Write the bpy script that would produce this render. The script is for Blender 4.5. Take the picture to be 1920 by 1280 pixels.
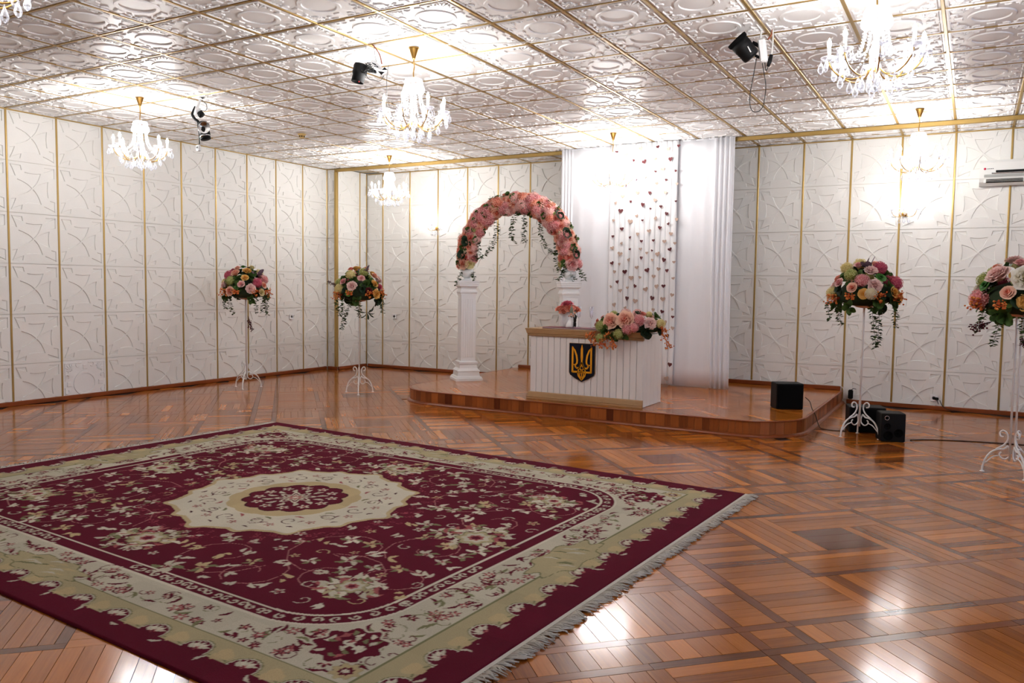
import bpy, bmesh, math, random
import numpy as np
from mathutils import Vector, Matrix, Quaternion
from mathutils.geometry import delaunay_2d_cdt
PI = math.pi
rnd = random.Random(7)
scene = bpy.context.scene
for o in list(bpy.data.objects): bpy.data.objects.remove(o)
COL = scene.collection

# ------------------------------------------------------------------ camera
CAMP = (0.0546, -0.0099, 1.3723)
YAW, PIT, ROL, FPX = 0.5168, 0.0677, 0.0132, 1519.8925
_F = Vector((-math.sin(YAW)*math.cos(PIT), math.cos(YAW)*math.cos(PIT), -math.sin(PIT)))
_R = Vector((math.cos(YAW), math.sin(YAW), 0)); _U = _R.cross(_F)
_R2 = _R*math.cos(ROL) + _U*math.sin(ROL); _U2 = _U*math.cos(ROL) - _R*math.sin(ROL)
cd = bpy.data.cameras.new('camera'); cam = bpy.data.objects.new('camera', cd); COL.objects.link(cam)
cd.sensor_width = 36; cd.lens = FPX/1920*36; cd.clip_start = 0.05; cd.clip_end = 100
m = Matrix((_R2, _U2, -_F)).transposed().to_4x4(); m.translation = CAMP
cam.matrix_world = m
scene.camera = cam

# ------------------------------------------------------------------ world, exposure
scene.view_settings.view_transform = 'Standard'; scene.view_settings.look = 'None'
scene.view_settings.gamma = 1; scene.view_settings.use_curve_mapping = False
scene.view_settings.exposure = 0.18
BULB_STRENGTH = 660.0
SCONCE_STRENGTH = 220.0
w = bpy.data.worlds.new('sky'); scene.world = w; w.use_nodes = True
w.node_tree.nodes['Background'].inputs[0].default_value = (0.62, 0.76, 1.0, 1)
w.node_tree.nodes['Background'].inputs[1].default_value = 5.0
scene.cycles.max_bounces = 5; scene.cycles.diffuse_bounces = 3; scene.cycles.glossy_bounces = 3
scene.cycles.transparent_max_bounces = 8; scene.cycles.adaptive_threshold = .09; scene.cycles.adaptive_min_samples = 16; scene.cycles.caustics_reflective = False; scene.cycles.caustics_refractive = False
scene.cycles.sample_clamp_indirect = 6

# ------------------------------------------------------------------ constants of the room
P = 0.5497; X0 = -8.4485; Y0 = 4.9271
H = 3.2; XL = X0 - P; YB = 10.616; XREC = -8.785; YRET = Y0 + 9*P
XR = 4.6; YR = -4.5
ZP = 0.155                                   # platform height
FRONT = (0.05, 0.0)                          # middle of the entrance side, which the flowers and columns face

# ------------------------------------------------------------------ helpers
def srgb(r, g, b):
    f = lambda c: (c/255/12.92) if c/255 <= .04045 else ((c/255+.055)/1.055)**2.4
    return (f(r), f(g), f(b), 1)

MATS = {}
def mat(name, col, rough=.5, metal=0, spec=.5, sheen=0, emis=None, estr=0, bump=0, bscale=60, vary=0, vscale=6, coat=0, trans=0):
    if name in MATS: return MATS[name]
    mt = bpy.data.materials.new(name); mt.use_nodes = True; nt = mt.node_tree
    b = nt.nodes['Principled BSDF']
    b.inputs['Base Color'].default_value = col; b.inputs['Roughness'].default_value = rough
    b.inputs['Metallic'].default_value = metal; b.inputs['Specular IOR Level'].default_value = spec
    b.inputs['Coat Weight'].default_value = coat; b.inputs['Coat Roughness'].default_value = .08
    b.inputs['Sheen Weight'].default_value = sheen
    b.inputs['Transmission Weight'].default_value = trans
    if emis: b.inputs['Emission Color'].default_value = emis; b.inputs['Emission Strength'].default_value = estr
    if bump or vary:
        tc = nt.nodes.new('ShaderNodeTexCoord')
    if bump:
        n = nt.nodes.new('ShaderNodeTexNoise'); n.inputs['Scale'].default_value = bscale; n.inputs['Detail'].default_value = 4
        nt.links.new(tc.outputs['Object'], n.inputs['Vector'])
        bp = nt.nodes.new('ShaderNodeBump'); bp.inputs['Strength'].default_value = bump; bp.inputs['Distance'].default_value = .004
        nt.links.new(n.outputs['Fac'], bp.inputs['Height']); nt.links.new(bp.outputs['Normal'], b.inputs['Normal'])
    if vary:
        n2 = nt.nodes.new('ShaderNodeTexNoise'); n2.inputs['Scale'].default_value = vscale; n2.inputs['Detail'].default_value = 5
        nt.links.new(tc.outputs['Object'], n2.inputs['Vector'])
        mx = nt.nodes.new('ShaderNodeMix'); mx.data_type = 'RGBA'
        mx.inputs['A'].default_value = tuple(c*(1-vary) for c in col[:3]) + (1,)
        mx.inputs['B'].default_value = tuple(min(1, c*(1+vary)) for c in col[:3]) + (1,)
        nt.links.new(n2.outputs['Fac'], mx.inputs['Factor']); nt.links.new(mx.outputs['Result'], b.inputs['Base Color'])
    MATS[name] = mt
    return mt

def grad_mat(name, inner, outer, rough=.6, trans=.25):
    """petal: colour from the flower's heart to its rim (attribute t)"""
    if name in MATS: return MATS[name]
    mt = bpy.data.materials.new(name); mt.use_nodes = True; nt = mt.node_tree
    b = nt.nodes['Principled BSDF']; b.inputs['Roughness'].default_value = rough
    b.inputs['Specular IOR Level'].default_value = .25
    at = nt.nodes.new('ShaderNodeAttribute'); at.attribute_name = 't'
    mx = nt.nodes.new('ShaderNodeMix'); mx.data_type = 'RGBA'
    mx.inputs['A'].default_value = inner; mx.inputs['B'].default_value = outer
    nt.links.new(at.outputs['Fac'], mx.inputs['Factor']); nt.links.new(mx.outputs['Result'], b.inputs['Base Color'])
    tr = nt.nodes.new('ShaderNodeBsdfTranslucent'); nt.links.new(mx.outputs['Result'], tr.inputs['Color'])
    ms = nt.nodes.new('ShaderNodeMixShader'); ms.inputs[0].default_value = trans
    out = nt.nodes['Material Output']
    nt.links.new(b.outputs[0], ms.inputs[1]); nt.links.new(tr.outputs[0], ms.inputs[2]); nt.links.new(ms.outputs[0], out.inputs[0])
    MATS[name] = mt
    return mt

def glass_mat(name, tint=(.96, .97, 1, 1), fac=.5, rough=.05):
    """thin clear crystal: lets light through and glints"""
    if name in MATS: return MATS[name]
    mt = bpy.data.materials.new(name); mt.use_nodes = True; nt = mt.node_tree
    b = nt.nodes['Principled BSDF']; b.inputs['Base Color'].default_value = (.93, .95, 1, 1)
    b.inputs['Roughness'].default_value = rough; b.inputs['Specular IOR Level'].default_value = 1.0
    tp = nt.nodes.new('ShaderNodeBsdfTransparent'); tp.inputs[0].default_value = tint
    lw = nt.nodes.new('ShaderNodeLayerWeight'); lw.inputs[0].default_value = fac
    ms = nt.nodes.new('ShaderNodeMixShader'); out = nt.nodes['Material Output']
    nt.links.new(lw.outputs['Facing'], ms.inputs[0]); nt.links.new(tp.outputs[0], ms.inputs[1])
    nt.links.new(b.outputs[0], ms.inputs[2]); nt.links.new(ms.outputs[0], out.inputs[0])
    MATS[name] = mt
    return mt

def wood_mat(name, dark, light, rough=.22, coat=.0, gscale=1.0, bump=.05):
    """plank wood: grain runs along UV.x, tone per plank in attribute t"""
    if name in MATS: return MATS[name]
    mt = bpy.data.materials.new(name); mt.use_nodes = True; nt = mt.node_tree; L = nt.links.new
    b = nt.nodes['Principled BSDF']; b.inputs['Specular IOR Level'].default_value = .36
    b.inputs['Coat Weight'].default_value = coat; b.inputs['Coat Roughness'].default_value = .1
    uv = nt.nodes.new('ShaderNodeUVMap'); at = nt.nodes.new('ShaderNodeAttribute'); at.attribute_name = 't'
    mp = nt.nodes.new('ShaderNodeMapping'); mp.inputs['Scale'].default_value = (2.2*gscale, 46*gscale, 1)
    L(uv.outputs[0], mp.inputs[0])
    n = nt.nodes.new('ShaderNodeTexNoise'); n.inputs['Scale'].default_value = 1.6; n.inputs['Detail'].default_value = 6
    n.inputs['Roughness'].default_value = .62; n.inputs['Distortion'].default_value = .6
    L(mp.outputs[0], n.inputs['Vector'])
    md = nt.nodes.new('ShaderNodeMath'); md.operation = 'MULTIPLY_ADD'; md.inputs[1].default_value = .55; md.inputs[2].default_value = -.27
    L(n.outputs['Fac'], md.inputs[0])
    ad = nt.nodes.new('ShaderNodeMath'); ad.operation = 'ADD'; ad.use_clamp = True
    L(md.outputs[0], ad.inputs[0]); L(at.outputs['Fac'], ad.inputs[1])
    mx = nt.nodes.new('ShaderNodeMix'); mx.data_type = 'RGBA'
    mx.inputs['A'].default_value = dark; mx.inputs['B'].default_value = light
    L(ad.outputs[0], mx.inputs['Factor']); L(mx.outputs['Result'], b.inputs['Base Color'])
    tc = nt.nodes.new('ShaderNodeTexCoord')
    n3 = nt.nodes.new('ShaderNodeTexNoise'); n3.inputs['Scale'].default_value = 2.3; n3.inputs['Detail'].default_value = 5
    geo = nt.nodes.new('ShaderNodeNewGeometry')
    L(geo.outputs['Position'], n3.inputs['Vector'])
    mr = nt.nodes.new('ShaderNodeMapRange'); mr.inputs['To Min'].default_value = rough*.75; mr.inputs['To Max'].default_value = rough*1.35
    L(n3.outputs['Fac'], mr.inputs[0]); L(mr.outputs[0], b.inputs['Roughness'])
    bp = nt.nodes.new('ShaderNodeBump'); bp.inputs['Strength'].default_value = bump; bp.inputs['Distance'].default_value = .002
    L(n.outputs['Fac'], bp.inputs['Height']); L(bp.outputs[0], b.inputs['Normal'])
    MATS[name] = mt
    return mt

class MB:
    """collects polygons of one mesh"""
    def __init__(s): s.v = []; s.f = []; s.t = []; s.uv = []; s.has_uv = False; s.sm = []
    def add(s, vs, fs, t=None, uv=None, smooth=False):
        b = len(s.v); s.v += [tuple(x) for x in vs]
        s.f += [tuple(b+i for i in f) for f in fs]
        s.sm += [smooth]*len(fs)
        s.t += (t if isinstance(t, list) else [0.5 if t is None else t]*len(vs))
        if uv: s.has_uv = True
        s.uv += uv if uv else [(0, 0)]*len(vs)
        return s
    def box(s, x0, x1, y0, y1, z0, z1, **k):
        return s.add([(x0,y0,z0),(x1,y0,z0),(x1,y1,z0),(x0,y1,z0),(x0,y0,z1),(x1,y0,z1),(x1,y1,z1),(x0,y1,z1)],
                     [(0,3,2,1),(4,5,6,7),(0,1,5,4),(1,2,6,5),(2,3,7,6),(3,0,4,7)], **k)
    def bbox(s, x0, x1, y0, y1, z0, z1, c=.004, **k):
        """box with bevelled edges"""
        v = []
        for z, i in ((z0, c), (z0+c, 0), (z1-c, 0), (z1, c)):
            a, b, d, e = x0+i, x1-i, y0+i, y1-i
            v += [(a+c,d,z),(b-c,d,z),(b,d+c,z),(b,e-c,z),(b-c,e,z),(a+c,e,z),(a,e-c,z),(a,d+c,z)]
        f = [tuple(range(7,-1,-1)), tuple(range(24,32))]
        for r in range(3):
            for q in range(8):
                f.append((r*8+q, r*8+(q+1) % 8, r*8+8+(q+1) % 8, r*8+8+q))
        return s.add(v, f, **k)
    def lathe(s, prof, n=16, c=(0,0,0), smooth=True, cap=True, t=None):
        v = []; f = []
        for r, z in prof:
            for i in range(n):
                a = 2*PI*i/n; v.append((c[0]+r*math.cos(a), c[1]+r*math.sin(a), c[2]+z))
        for k in range(len(prof)-1):
            for i in range(n):
                f.append((k*n+i, k*n+(i+1) % n, (k+1)*n+(i+1) % n, (k+1)*n+i))
        if cap:
            f.append(tuple(range(n-1,-1,-1))); f.append(tuple(range((len(prof)-1)*n, len(prof)*n)))
        return s.add(v, f, smooth=smooth, t=t)
    def tube(s, pts, r, n=6, smooth=True, t=None):
        pts = [Vector(p) for p in pts]; N = len(pts); v = []; f = []
        rr = r if isinstance(r, (list, tuple)) else [r]*N
        up = None
        for i, p in enumerate(pts):
            d = (pts[min(i+1,N-1)] - pts[max(i-1,0)])
            d = d.normalized() if d.length > 1e-9 else Vector((0,0,1))
            if up is None:
                up = Vector((0,0,1)) if abs(d.z) < .9 else Vector((1,0,0))
            a = d.cross(up)
            if a.length < 1e-6: a = d.cross(Vector((0,1,0)))
            a.normalize(); b = a.cross(d).normalized(); up = b
            for k in range(n):
                an = 2*PI*k/n; q = p + (a*math.cos(an) + b*math.sin(an))*rr[i]
                v.append(tuple(q))
        for i in range(N-1):
            for k in range(n):
                f.append((i*n+k, i*n+(k+1) % n, (i+1)*n+(k+1) % n, (i+1)*n+k))
        f.append(tuple(range(n-1,-1,-1))); f.append(tuple(range((N-1)*n, N*n)))
        return s.add(v, f, smooth=smooth, t=t)
    def ball(s, c, r, n=8, m=5, t=None, sz=1):
        v = [(c[0],c[1],c[2]-r*sz)]; f = []
        for j in range(1, m):
            a = PI*j/m - PI/2
            for i in range(n):
                b = 2*PI*i/n; v.append((c[0]+r*math.cos(a)*math.cos(b), c[1]+r*math.cos(a)*math.sin(b), c[2]+r*sz*math.sin(a)))
        v.append((c[0],c[1],c[2]+r*sz)); e = len(v)-1
        for i in range(n):
            f.append((0, 1+(i+1) % n, 1+i)); f.append((e, 1+(m-2)*n+i, 1+(m-2)*n+(i+1) % n))
            for j in range(m-2):
                f.append((1+j*n+i, 1+j*n+(i+1) % n, 1+(j+1)*n+(i+1) % n, 1+(j+1)*n+i))
        return s.add(v, f, smooth=True, t=t)
    def prism(s, poly, z0, z1, **k):
        n = len(poly)
        v = [(x,y,z0) for x,y in poly] + [(x,y,z1) for x,y in poly]
        f = [tuple(range(n-1,-1,-1)), tuple(range(n,2*n))] + [(i,(i+1) % n,n+(i+1) % n,n+i) for i in range(n)]
        return s.add(v, f, **k)
    def mesh(s, name):
        me = bpy.data.meshes.new(name); me.from_pydata(s.v, [], s.f); me.update()
        me.polygons.foreach_set('use_smooth', s.sm)
        a = me.attributes.new('t', 'FLOAT', 'POINT'); a.data.foreach_set('value', s.t)
        if s.has_uv:
            ul = me.uv_layers.new(name='UVMap'); li = np.empty(len(me.loops), dtype=np.int32)
            me.loops.foreach_get('vertex_index', li)
            ul.data.foreach_set('uv', np.array(s.uv, dtype=np.float32)[li].ravel())
        return me

def ob(name, me, mt, parent=None, loc=(0,0,0), rot=None, scale=None):
    if isinstance(me, MB): me = me.mesh(name)
    if mt and not me.materials: me.materials.append(mt)
    o = bpy.data.objects.new(name, me); COL.objects.link(o)
    o.location = loc
    if rot is not None:
        if isinstance(rot, Quaternion): o.rotation_mode = 'QUATERNION'; o.rotation_quaternion = rot
        elif isinstance(rot, Matrix): o.rotation_euler = rot.to_euler()
        else: o.rotation_euler = rot
    if scale is not None: o.scale = (scale,)*3 if isinstance(scale, (int, float)) else scale
    if parent: o.parent = parent
    return o
def tag(o, label, cat, group=None):
    o['label'] = label; o['category'] = cat
    if group: o['group'] = group
    return o
def thing(name, label, cat, loc=(0,0,0), rotz=0, group=None):
    o = bpy.data.objects.new(name, None); COL.objects.link(o); o.empty_display_size = .05
    o.location = loc; o.rotation_euler = (0,0,rotz)
    return tag(o, label, cat, group)
def struct(name, mb, mt, parent=None, label=None):
    o = ob(name, mb, mt, parent)
    if parent is None: o['kind'] = 'structure'
    if label: o['label'] = label
    return o
def dup(root, loc, rotz=0, label=None):
    r = root.copy(); COL.objects.link(r); r.location = loc; r.rotation_euler = (0,0,rotz)
    if label: r['label'] = label
    for ch in list(root.children):
        c = ch.copy(); COL.objects.link(c); c.parent = r
        for g in list(ch.children):
            d = g.copy(); COL.objects.link(d); d.parent = c
    return r
def bez(pts, n=12):
    """Catmull-Rom through points"""
    pts = [Vector(p) for p in pts]; out = []
    for i in range(len(pts)-1):
        p0 = pts[max(i-1,0)]; p1 = pts[i]; p2 = pts[i+1]; p3 = pts[min(i+2,len(pts)-1)]
        for k in range(n):
            t = k/n
            out.append(.5*((2*p1) + (p2-p0)*t + (2*p0-5*p1+4*p2-p3)*t*t + (3*p1-p0-3*p2+p3)*t**3))
    out.append(pts[-1]); return out

# ------------------------------------------------------------------ materials
M_PLASTER = mat('white_plaster_tile', srgb(238,236,231), rough=.55, bump=.12, bscale=70, vary=.03, vscale=5)
M_CEIL = mat('white_gloss_ceiling_tile', srgb(242,241,240), rough=.4, bump=.06, bscale=40, vary=.02)
M_WALL = mat('plain_wall', srgb(225,220,208), rough=.7)
M_GOLD = mat('gold_trim', srgb(178,148,88), rough=.4, metal=.7)
M_BRASS = mat('brass', srgb(176,138,74), rough=.28, metal=1)
M_WHITEP = mat('white_paint', srgb(240,240,240), rough=.4)
M_IRON = mat('white_iron', srgb(238,238,236), rough=.35)
M_FLOOR = wood_mat('parquet_wood', srgb(98,42,8), srgb(210,124,44), rough=.13)
M_FLOORDK = wood_mat('dark_parquet_strip', srgb(74,34,14), srgb(154,84,40), rough=.14)
M_FBASE = mat('floor_joint', srgb(46,22,12), rough=.6)
M_STAGEW = wood_mat('stage_front_wood', srgb(84,32,12), srgb(190,108,52), rough=.3)
M_BASEB = mat('varnished_baseboard', srgb(136,66,28), rough=.3, vary=.2, vscale=9)
M_BLACK = mat('black_plastic', srgb(12,12,13), rough=.6, spec=.2)
M_BLACKM = mat('black_matte', srgb(8,8,9), rough=.85, spec=.1)
M_CABLEW = mat('white_cable', srgb(225,225,220), rough=.5)
M_CABLEB = mat('black_cable', srgb(15,14,14), rough=.5)
M_COPPER = mat('brown_wire', srgb(140,70,45), rough=.5)
M_CRYSTAL = glass_mat('crystal')
M_GLASSW = glass_mat('pressed_glass', (.97,.97,1,1), .55, .15)
M_CANDLE = mat('candle_sleeve', srgb(245,243,236), rough=.5)
M_BULB = mat('lit_bulb', (1,1,1,1), emis=(1, .972, .945, 1), estr=BULB_STRENGTH)
M_SBULB = mat('lit_sconce_bulb', (1,1,1,1), emis=(1, .972, .945, 1), estr=SCONCE_STRENGTH)
M_CURT = mat('white_satin', srgb(236,236,240), rough=.45, sheen=.3, bump=.03, bscale=200)
M_STRIPF = mat('white_ribbon_fabric', srgb(240,239,240), rough=.55, sheen=.2)
M_TAN = mat('tan_moulding', srgb(176,140,98), rough=.5, vary=.08, vscale=12)
M_DESKW = mat('white_desk_plank', srgb(236,233,230), rough=.45, vary=.02)
M_NAVY = mat('navy_shield', srgb(12,18,34), rough=.5, spec=.2)
M_EMB = mat('gold_emblem', srgb(236,160,24), rough=.4)
M_HRED = mat('burgundy_glitter', srgb(88,20,26), rough=.5, bump=.5, bscale=500)
M_HBEI = mat('beige_glitter', srgb(184,156,140), rough=.45, bump=.5, bscale=500)
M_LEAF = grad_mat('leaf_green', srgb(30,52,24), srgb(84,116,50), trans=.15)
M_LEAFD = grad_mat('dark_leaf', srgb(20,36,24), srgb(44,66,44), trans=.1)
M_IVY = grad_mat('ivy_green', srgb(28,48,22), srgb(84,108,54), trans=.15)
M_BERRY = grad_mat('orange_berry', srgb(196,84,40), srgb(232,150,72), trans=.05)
M_FOAM = mat('moss_core', srgb(34,50,24), rough=.9, bump=.8, bscale=60)
FL = {
 'peach':  grad_mat('petal_peach', srgb(228,106,80), srgb(255,222,196)),
 'coral':  grad_mat('petal_coral', srgb(208,74,66), srgb(254,180,154)),
 'pink':   grad_mat('petal_pink', srgb(216,116,120), srgb(255,216,210)),
 'blush':  grad_mat('petal_blush', srgb(234,170,162), srgb(252,226,218)),
 'magenta':grad_mat('petal_magenta', srgb(190,72,100), srgb(236,132,148)),
 'yellow': grad_mat('petal_yellow', srgb(226,150,54), srgb(248,206,120)),
 'cream':  grad_mat('petal_cream', srgb(214,196,120), srgb(244,232,184)),
 'green':  grad_mat('petal_green', srgb(150,158,76), srgb(222,222,158)),
 'white':  grad_mat('petal_white', srgb(226,212,170), srgb(248,244,236)),
 'burg':   grad_mat('petal_burgundy', srgb(56,12,22), srgb(104,28,40)),
 'mauve':  grad_mat('leaf_mauve', srgb(74,54,68), srgb(120,98,112)),
 'lime':   grad_mat('succulent_green', srgb(40,96,34), srgb(96,160,70)),
}

# ================================================================== STRUCTURE
def inset(poly, d):
    n = len(poly); out = []
    area = sum(poly[i][0]*poly[(i+1) % n][1] - poly[(i+1) % n][0]*poly[i][1] for i in range(n))
    sg = 1 if area > 0 else -1
    for i in range(n):
        p = Vector(poly[i-1]); q = Vector(poly[i]); r = Vector(poly[(i+1) % n])
        e1 = (q-p).normalized(); e2 = (r-q).normalized()
        n1 = Vector((-e1.y, e1.x))*sg; n2 = Vector((-e2.y, e2.x))*sg
        b = n1+n2
        b = b.normalized()*min(d/max(.35, math.cos(n1.angle(b, 0))), 2.2*d) if b.length > 1e-6 else n1*d
        out.append(tuple(q+b))
    return out
def inside(pt, poly):
    x, y = pt; c = False; n = len(poly)
    for i in range(n):
        x1, y1 = poly[i]; x2, y2 = poly[(i+1) % n]
        if (y1 > y) != (y2 > y) and x < (x2-x1)*(y-y1)/(y2-y1)+x1: c = not c
    return c
def sym8(polys):
    """four quarter turns of each polygon and its mirror images are already given"""
    out = []
    for pl in polys:
        for k in range(4):
            c, s = round(math.cos(k*PI/2)), round(math.sin(k*PI/2))
            out.append([(c*x-s*y, s*x+c*y) for x, y in pl])
    return out
TS = P - .005
def plate(recess, raise_, depth, hgt, slope, rings=(), thick=.0125):
    """square tile, front face at z=0: recessed and raised polygons with sloped edges"""
    mb = MB(); h = TS/2
    vs = [Vector((-h,-h)), Vector((h,-h)), Vector((h,h)), Vector((-h,h))]; es = [(0,1),(1,2),(2,3),(3,0)]
    for pl in recess:
        b = len(vs); n = len(pl); vs += [Vector(p) for p in pl]; es += [(b+i, b+(i+1) % n) for i in range(n)]
    if recess:
        cv, ce, cf, *_ = delaunay_2d_cdt(vs, es, [], 0, 1e-6)
        fs = []
        for f in cf:
            c = (sum(cv[i].x for i in f)/len(f), sum(cv[i].y for i in f)/len(f))
            if not any(inside(c, pl) for pl in recess): fs.append(tuple(f))
        mb.add([(p.x,p.y,0) for p in cv], fs)
    else:
        mb.add([(p.x,p.y,0) for p in vs], [(0,1,2,3)])
    for pl in recess:
        q = inset(pl, slope); n = len(pl)
        ccw = sum(pl[i][0]*pl[(i+1) % n][1]-pl[(i+1) % n][0]*pl[i][1] for i in range(n)) > 0
        if not ccw: pl = pl[::-1]; q = q[::-1]
        mb.add([(x,y,0) for x,y in pl]+[(x,y,-depth) for x,y in q],
               [(i,(i+1) % n,n+(i+1) % n,n+i) for i in range(n)]+[tuple(range(n,2*n))])
    for pl in raise_:
        q = inset(pl, slope); n = len(pl)
        ccw = sum(pl[i][0]*pl[(i+1) % n][1]-pl[(i+1) % n][0]*pl[i][1] for i in range(n)) > 0
        if not ccw: pl = pl[::-1]; q = q[::-1]
        mb.add([(x,y,0) for x,y in pl]+[(x,y,hgt) for x,y in q],
               [(i,(i+1) % n,n+(i+1) % n,n+i) for i in range(n)]+[tuple(range(n,2*n))])
    for r0, r1 in rings:
        N = 40; v = []; f = []
        for r, z in ((r0,0),(r0+slope,hgt),(r1-slope,hgt),(r1,0)):
            v += [(r*math.cos(2*PI*i/N), r*math.sin(2*PI*i/N), z) for i in range(N)]
        for k in range(3):
            for i in range(N): f.append((k*N+(i+1) % N, k*N+i, (k+1)*N+i, (k+1)*N+(i+1) % N))
        mb.add(v, f)
    mb.add([(-h,-h,0),(h,-h,0),(h,h,0),(-h,h,0),(-h,-h,-thick),(h,-h,-thick),(h,h,-thick),(-h,h,-thick)],
           [(0,4,5,1),(1,5,6,2),(2,6,7,3),(3,7,4,0),(7,6,5,4)])
    return mb
sc = lambda pl: [(x*P, y*P) for x, y in pl]
arm = [(0,.014),(.042,.058),(.085,.115),(.128,.205),(.165,.31),(.085,.298),(0,.293),(-.085,.298),(-.165,.31),(-.128,.205),(-.085,.115),(-.042,.058)]
tr1 = [(-.452,.437),(-.235,.437),(-.213,.335),(-.29,.362),(-.37,.396)]
tr2 = [(-y, -x) for x, y in tr1]                     # mirrored on the diagonal
WALL_TILE = plate(sym8([sc(arm), sc(tr1), sc(tr2)]), [], .010, 0, .004).mesh('wall_tile')
WALL_TILE.materials.append(M_PLASTER)
def blob(cx, cy, r, a0, a1, w, n=8):
    """a comma-shaped scroll as a ribbon polygon"""
    o = []; i_ = []
    for k in range(n+1):
        a = a0+(a1-a0)*k/n; ww = w*(.25+.75*math.sin(PI*(.15+.8*k/n)))
        o.append((cx+(r+ww/2)*math.cos(a), cy+(r+ww/2)*math.sin(a))); i_.append((cx+(r-ww/2)*math.cos(a), cy+(r-ww/2)*math.sin(a)))
    return o + i_[::-1]
def petal(cx, cy, ang, l, w):
    pts = []
    for k, q in ((0,.25),(.35,.8),(.7,1),(1,.45)): pts.append((k*l, q*w/2))
    for k, q in ((1,-.45),(.7,-1),(.35,-.8),(0,-.25)): pts.append((k*l, q*w/2))
    c, s = math.cos(ang), math.sin(ang)
    return [(cx+c*x-s*y, cy+s*x+c*y) for x, y in pts]
corner = [petal(.285,.285, PI/4+d, l, .038) for d, l in ((-.75,.13),(-.38,.15),(0,.17),(.38,.15),(.75,.13))]
corner += [blob(.155,.40,.045, -2.4, 1.8, .03), blob(.40,.155,.045, 4.0, -.2, .03)]
corner += [blob(.25,.345,.03, -1.0, 2.2, .022, 6), blob(.345,.25,.03, 2.6, -.6, .022, 6)]
side = [[(-.05,.30),(.05,.30),(.05,.40),(-.05,.40)], [(-.44,.432),(-.07,.432),(-.07,.452),(-.44,.452)], [(.07,.432),(.44,.432),(.44,.452),(.07,.452)]]
def dense(pl): return pl
CEIL_TILE = plate([], sym8([sc(q) for q in corner+side]), 0, .008, .004, rings=[(.205*P,.262*P)]).mesh('ceiling_tile')
CEIL_TILE.materials.append(M_CEIL)

def cut(me, x0=None, x1=None, y0=None, y1=None):
    bm = bmesh.new(); bm.from_mesh(me)
    for co, no in (((x0,0,0),(-1,0,0)) if x0 is not None else None, ((x1,0,0),(1,0,0)) if x1 is not None else None,
                   ((0,y0,0),(0,-1,0)) if y0 is not None else None, ((0,y1,0),(0,1,0)) if y1 is not None else None) \
            if False else [z for z in (((x0,0,0),(-1,0,0)) if x0 is not None else None, ((x1,0,0),(1,0,0)) if x1 is not None else None,
                   ((0,y0,0),(0,-1,0)) if y0 is not None else None, ((0,y1,0),(0,1,0)) if y1 is not None else None) if z]:
        bmesh.ops.bisect_plane(bm, geom=bm.verts[:]+bm.edges[:]+bm.faces[:], plane_co=co, plane_no=no, clear_outer=True)
    n = bpy.data.meshes.new(me.name); bm.to_mesh(n); bm.free()
    if not n.materials: n.materials.append(me.materials[0])
    return n
ROT_L = Matrix(((0,0,1),(1,0,0),(0,1,0)))            # faces +X
ROT_B = Matrix(((1,0,0),(0,0,-1),(0,1,0)))           # faces -Y
ROT_C = Matrix(((-1,0,0),(0,1,0),(0,0,-1)))          # faces down
TH = .012
BB = .05                                             # baseboard height

# ---- walls (slabs lie outside the room)
wl = struct('wall_left', MB().box(XL-.25, XL, YR-.25, YRET, 0, H), M_WALL)
wret = struct('wall_return', MB().box(XL-.25, XREC-TH, YRET+TH, YRET+.3, 0, H), M_WALL)
wrec = struct('wall_recess', MB().box(XL-.25, XREC-TH, YRET+.3, YB+.3, 0, H), M_WALL)
wb = struct('wall_back', MB().box(XREC-TH, XR+.25, YB, YB+.3, 0, H), M_WALL)
wrear = struct('wall_rear', MB().box(XL-.25, XR+.25, YR-.25, YR, 0, H), M_WALL)
wr = MB()
wins = [(-2.6,-.8),(1.2,3.0),(5.0,6.8)]              # windows in the wall on the right
ys = [YR] + [y for q in wins for y in q] + [YB]
for k in range(0, len(ys), 2): wr.box(XR, XR+.25, ys[k], ys[k+1], 0, H)
for a, b in wins: wr.box(XR, XR+.25, a, b, 0, .9); wr.box(XR, XR+.25, a, b, 2.75, H)
wrt = struct('wall_right', wr, M_WALL)
M_FRAME = mat('window_frame_white', srgb(240,240,238), rough=.4)
M_PANE = glass_mat('window_pane', (.97,.98,1,1), .08, .02)
for k, (a, b) in enumerate(wins):
    fr = MB(); x0, x1 = XR+.08, XR+.14
    for y0, y1, z0, z1 in ((a,a+.06,.9,2.75),(b-.06,b,.9,2.75),(a,b,.9,.96),(a,b,2.69,2.75),((a+b)/2-.03,(a+b)/2+.03,.9,2.75)):
        fr.box(x0, x1, y0, y1, z0, z1)
    wo = struct('window_%d' % (k+1), fr, M_FRAME)
    for y0, y1 in ((a+.06,(a+b)/2-.03),((a+b)/2+.03,b-.06)):
        ob('pane', MB().box(XR+.105, XR+.111, y0, y1, .96, 2.69), M_PANE, wo)

rows = 6
def wall_tiles(parent, rot, at, ncols, name='wall_tile', medal=None):
    """at(c) -> (x, y of the tile's centre line, cut0, cut1)"""
    for c in range(ncols):
        x, y, c0, c1 = at(c)
        for r in range(rows):
            zc = H - (r+.5)*P
            me = WALL_TILE
            if medal and (c, r) == medal: me = CEIL_TILE
            key = (id(me), r == rows-1, c0, c1)
            if key not in TILE_CACHE:
                yc = BB - zc if r == rows-1 else None
                TILE_CACHE[key] = me if yc is None and c0 is None and c1 is None else cut(me, c0, c1, yc, None)
            ob(name, TILE_CACHE[key], None, parent, (x, y, zc), rot)
TILE_CACHE = {}
NL = 14
wall_tiles(wl, ROT_L, lambda c: (XL+TH, YRET-(c+.5)*P, None, None), NL, medal=(7, 5))
cutx = XREC + TH - (X0 - P/2)
wall_tiles(wb, ROT_B, lambda c: (X0+(c-.5)*P, YB-TH, cutx if c == 0 else None, None), 20)
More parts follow.
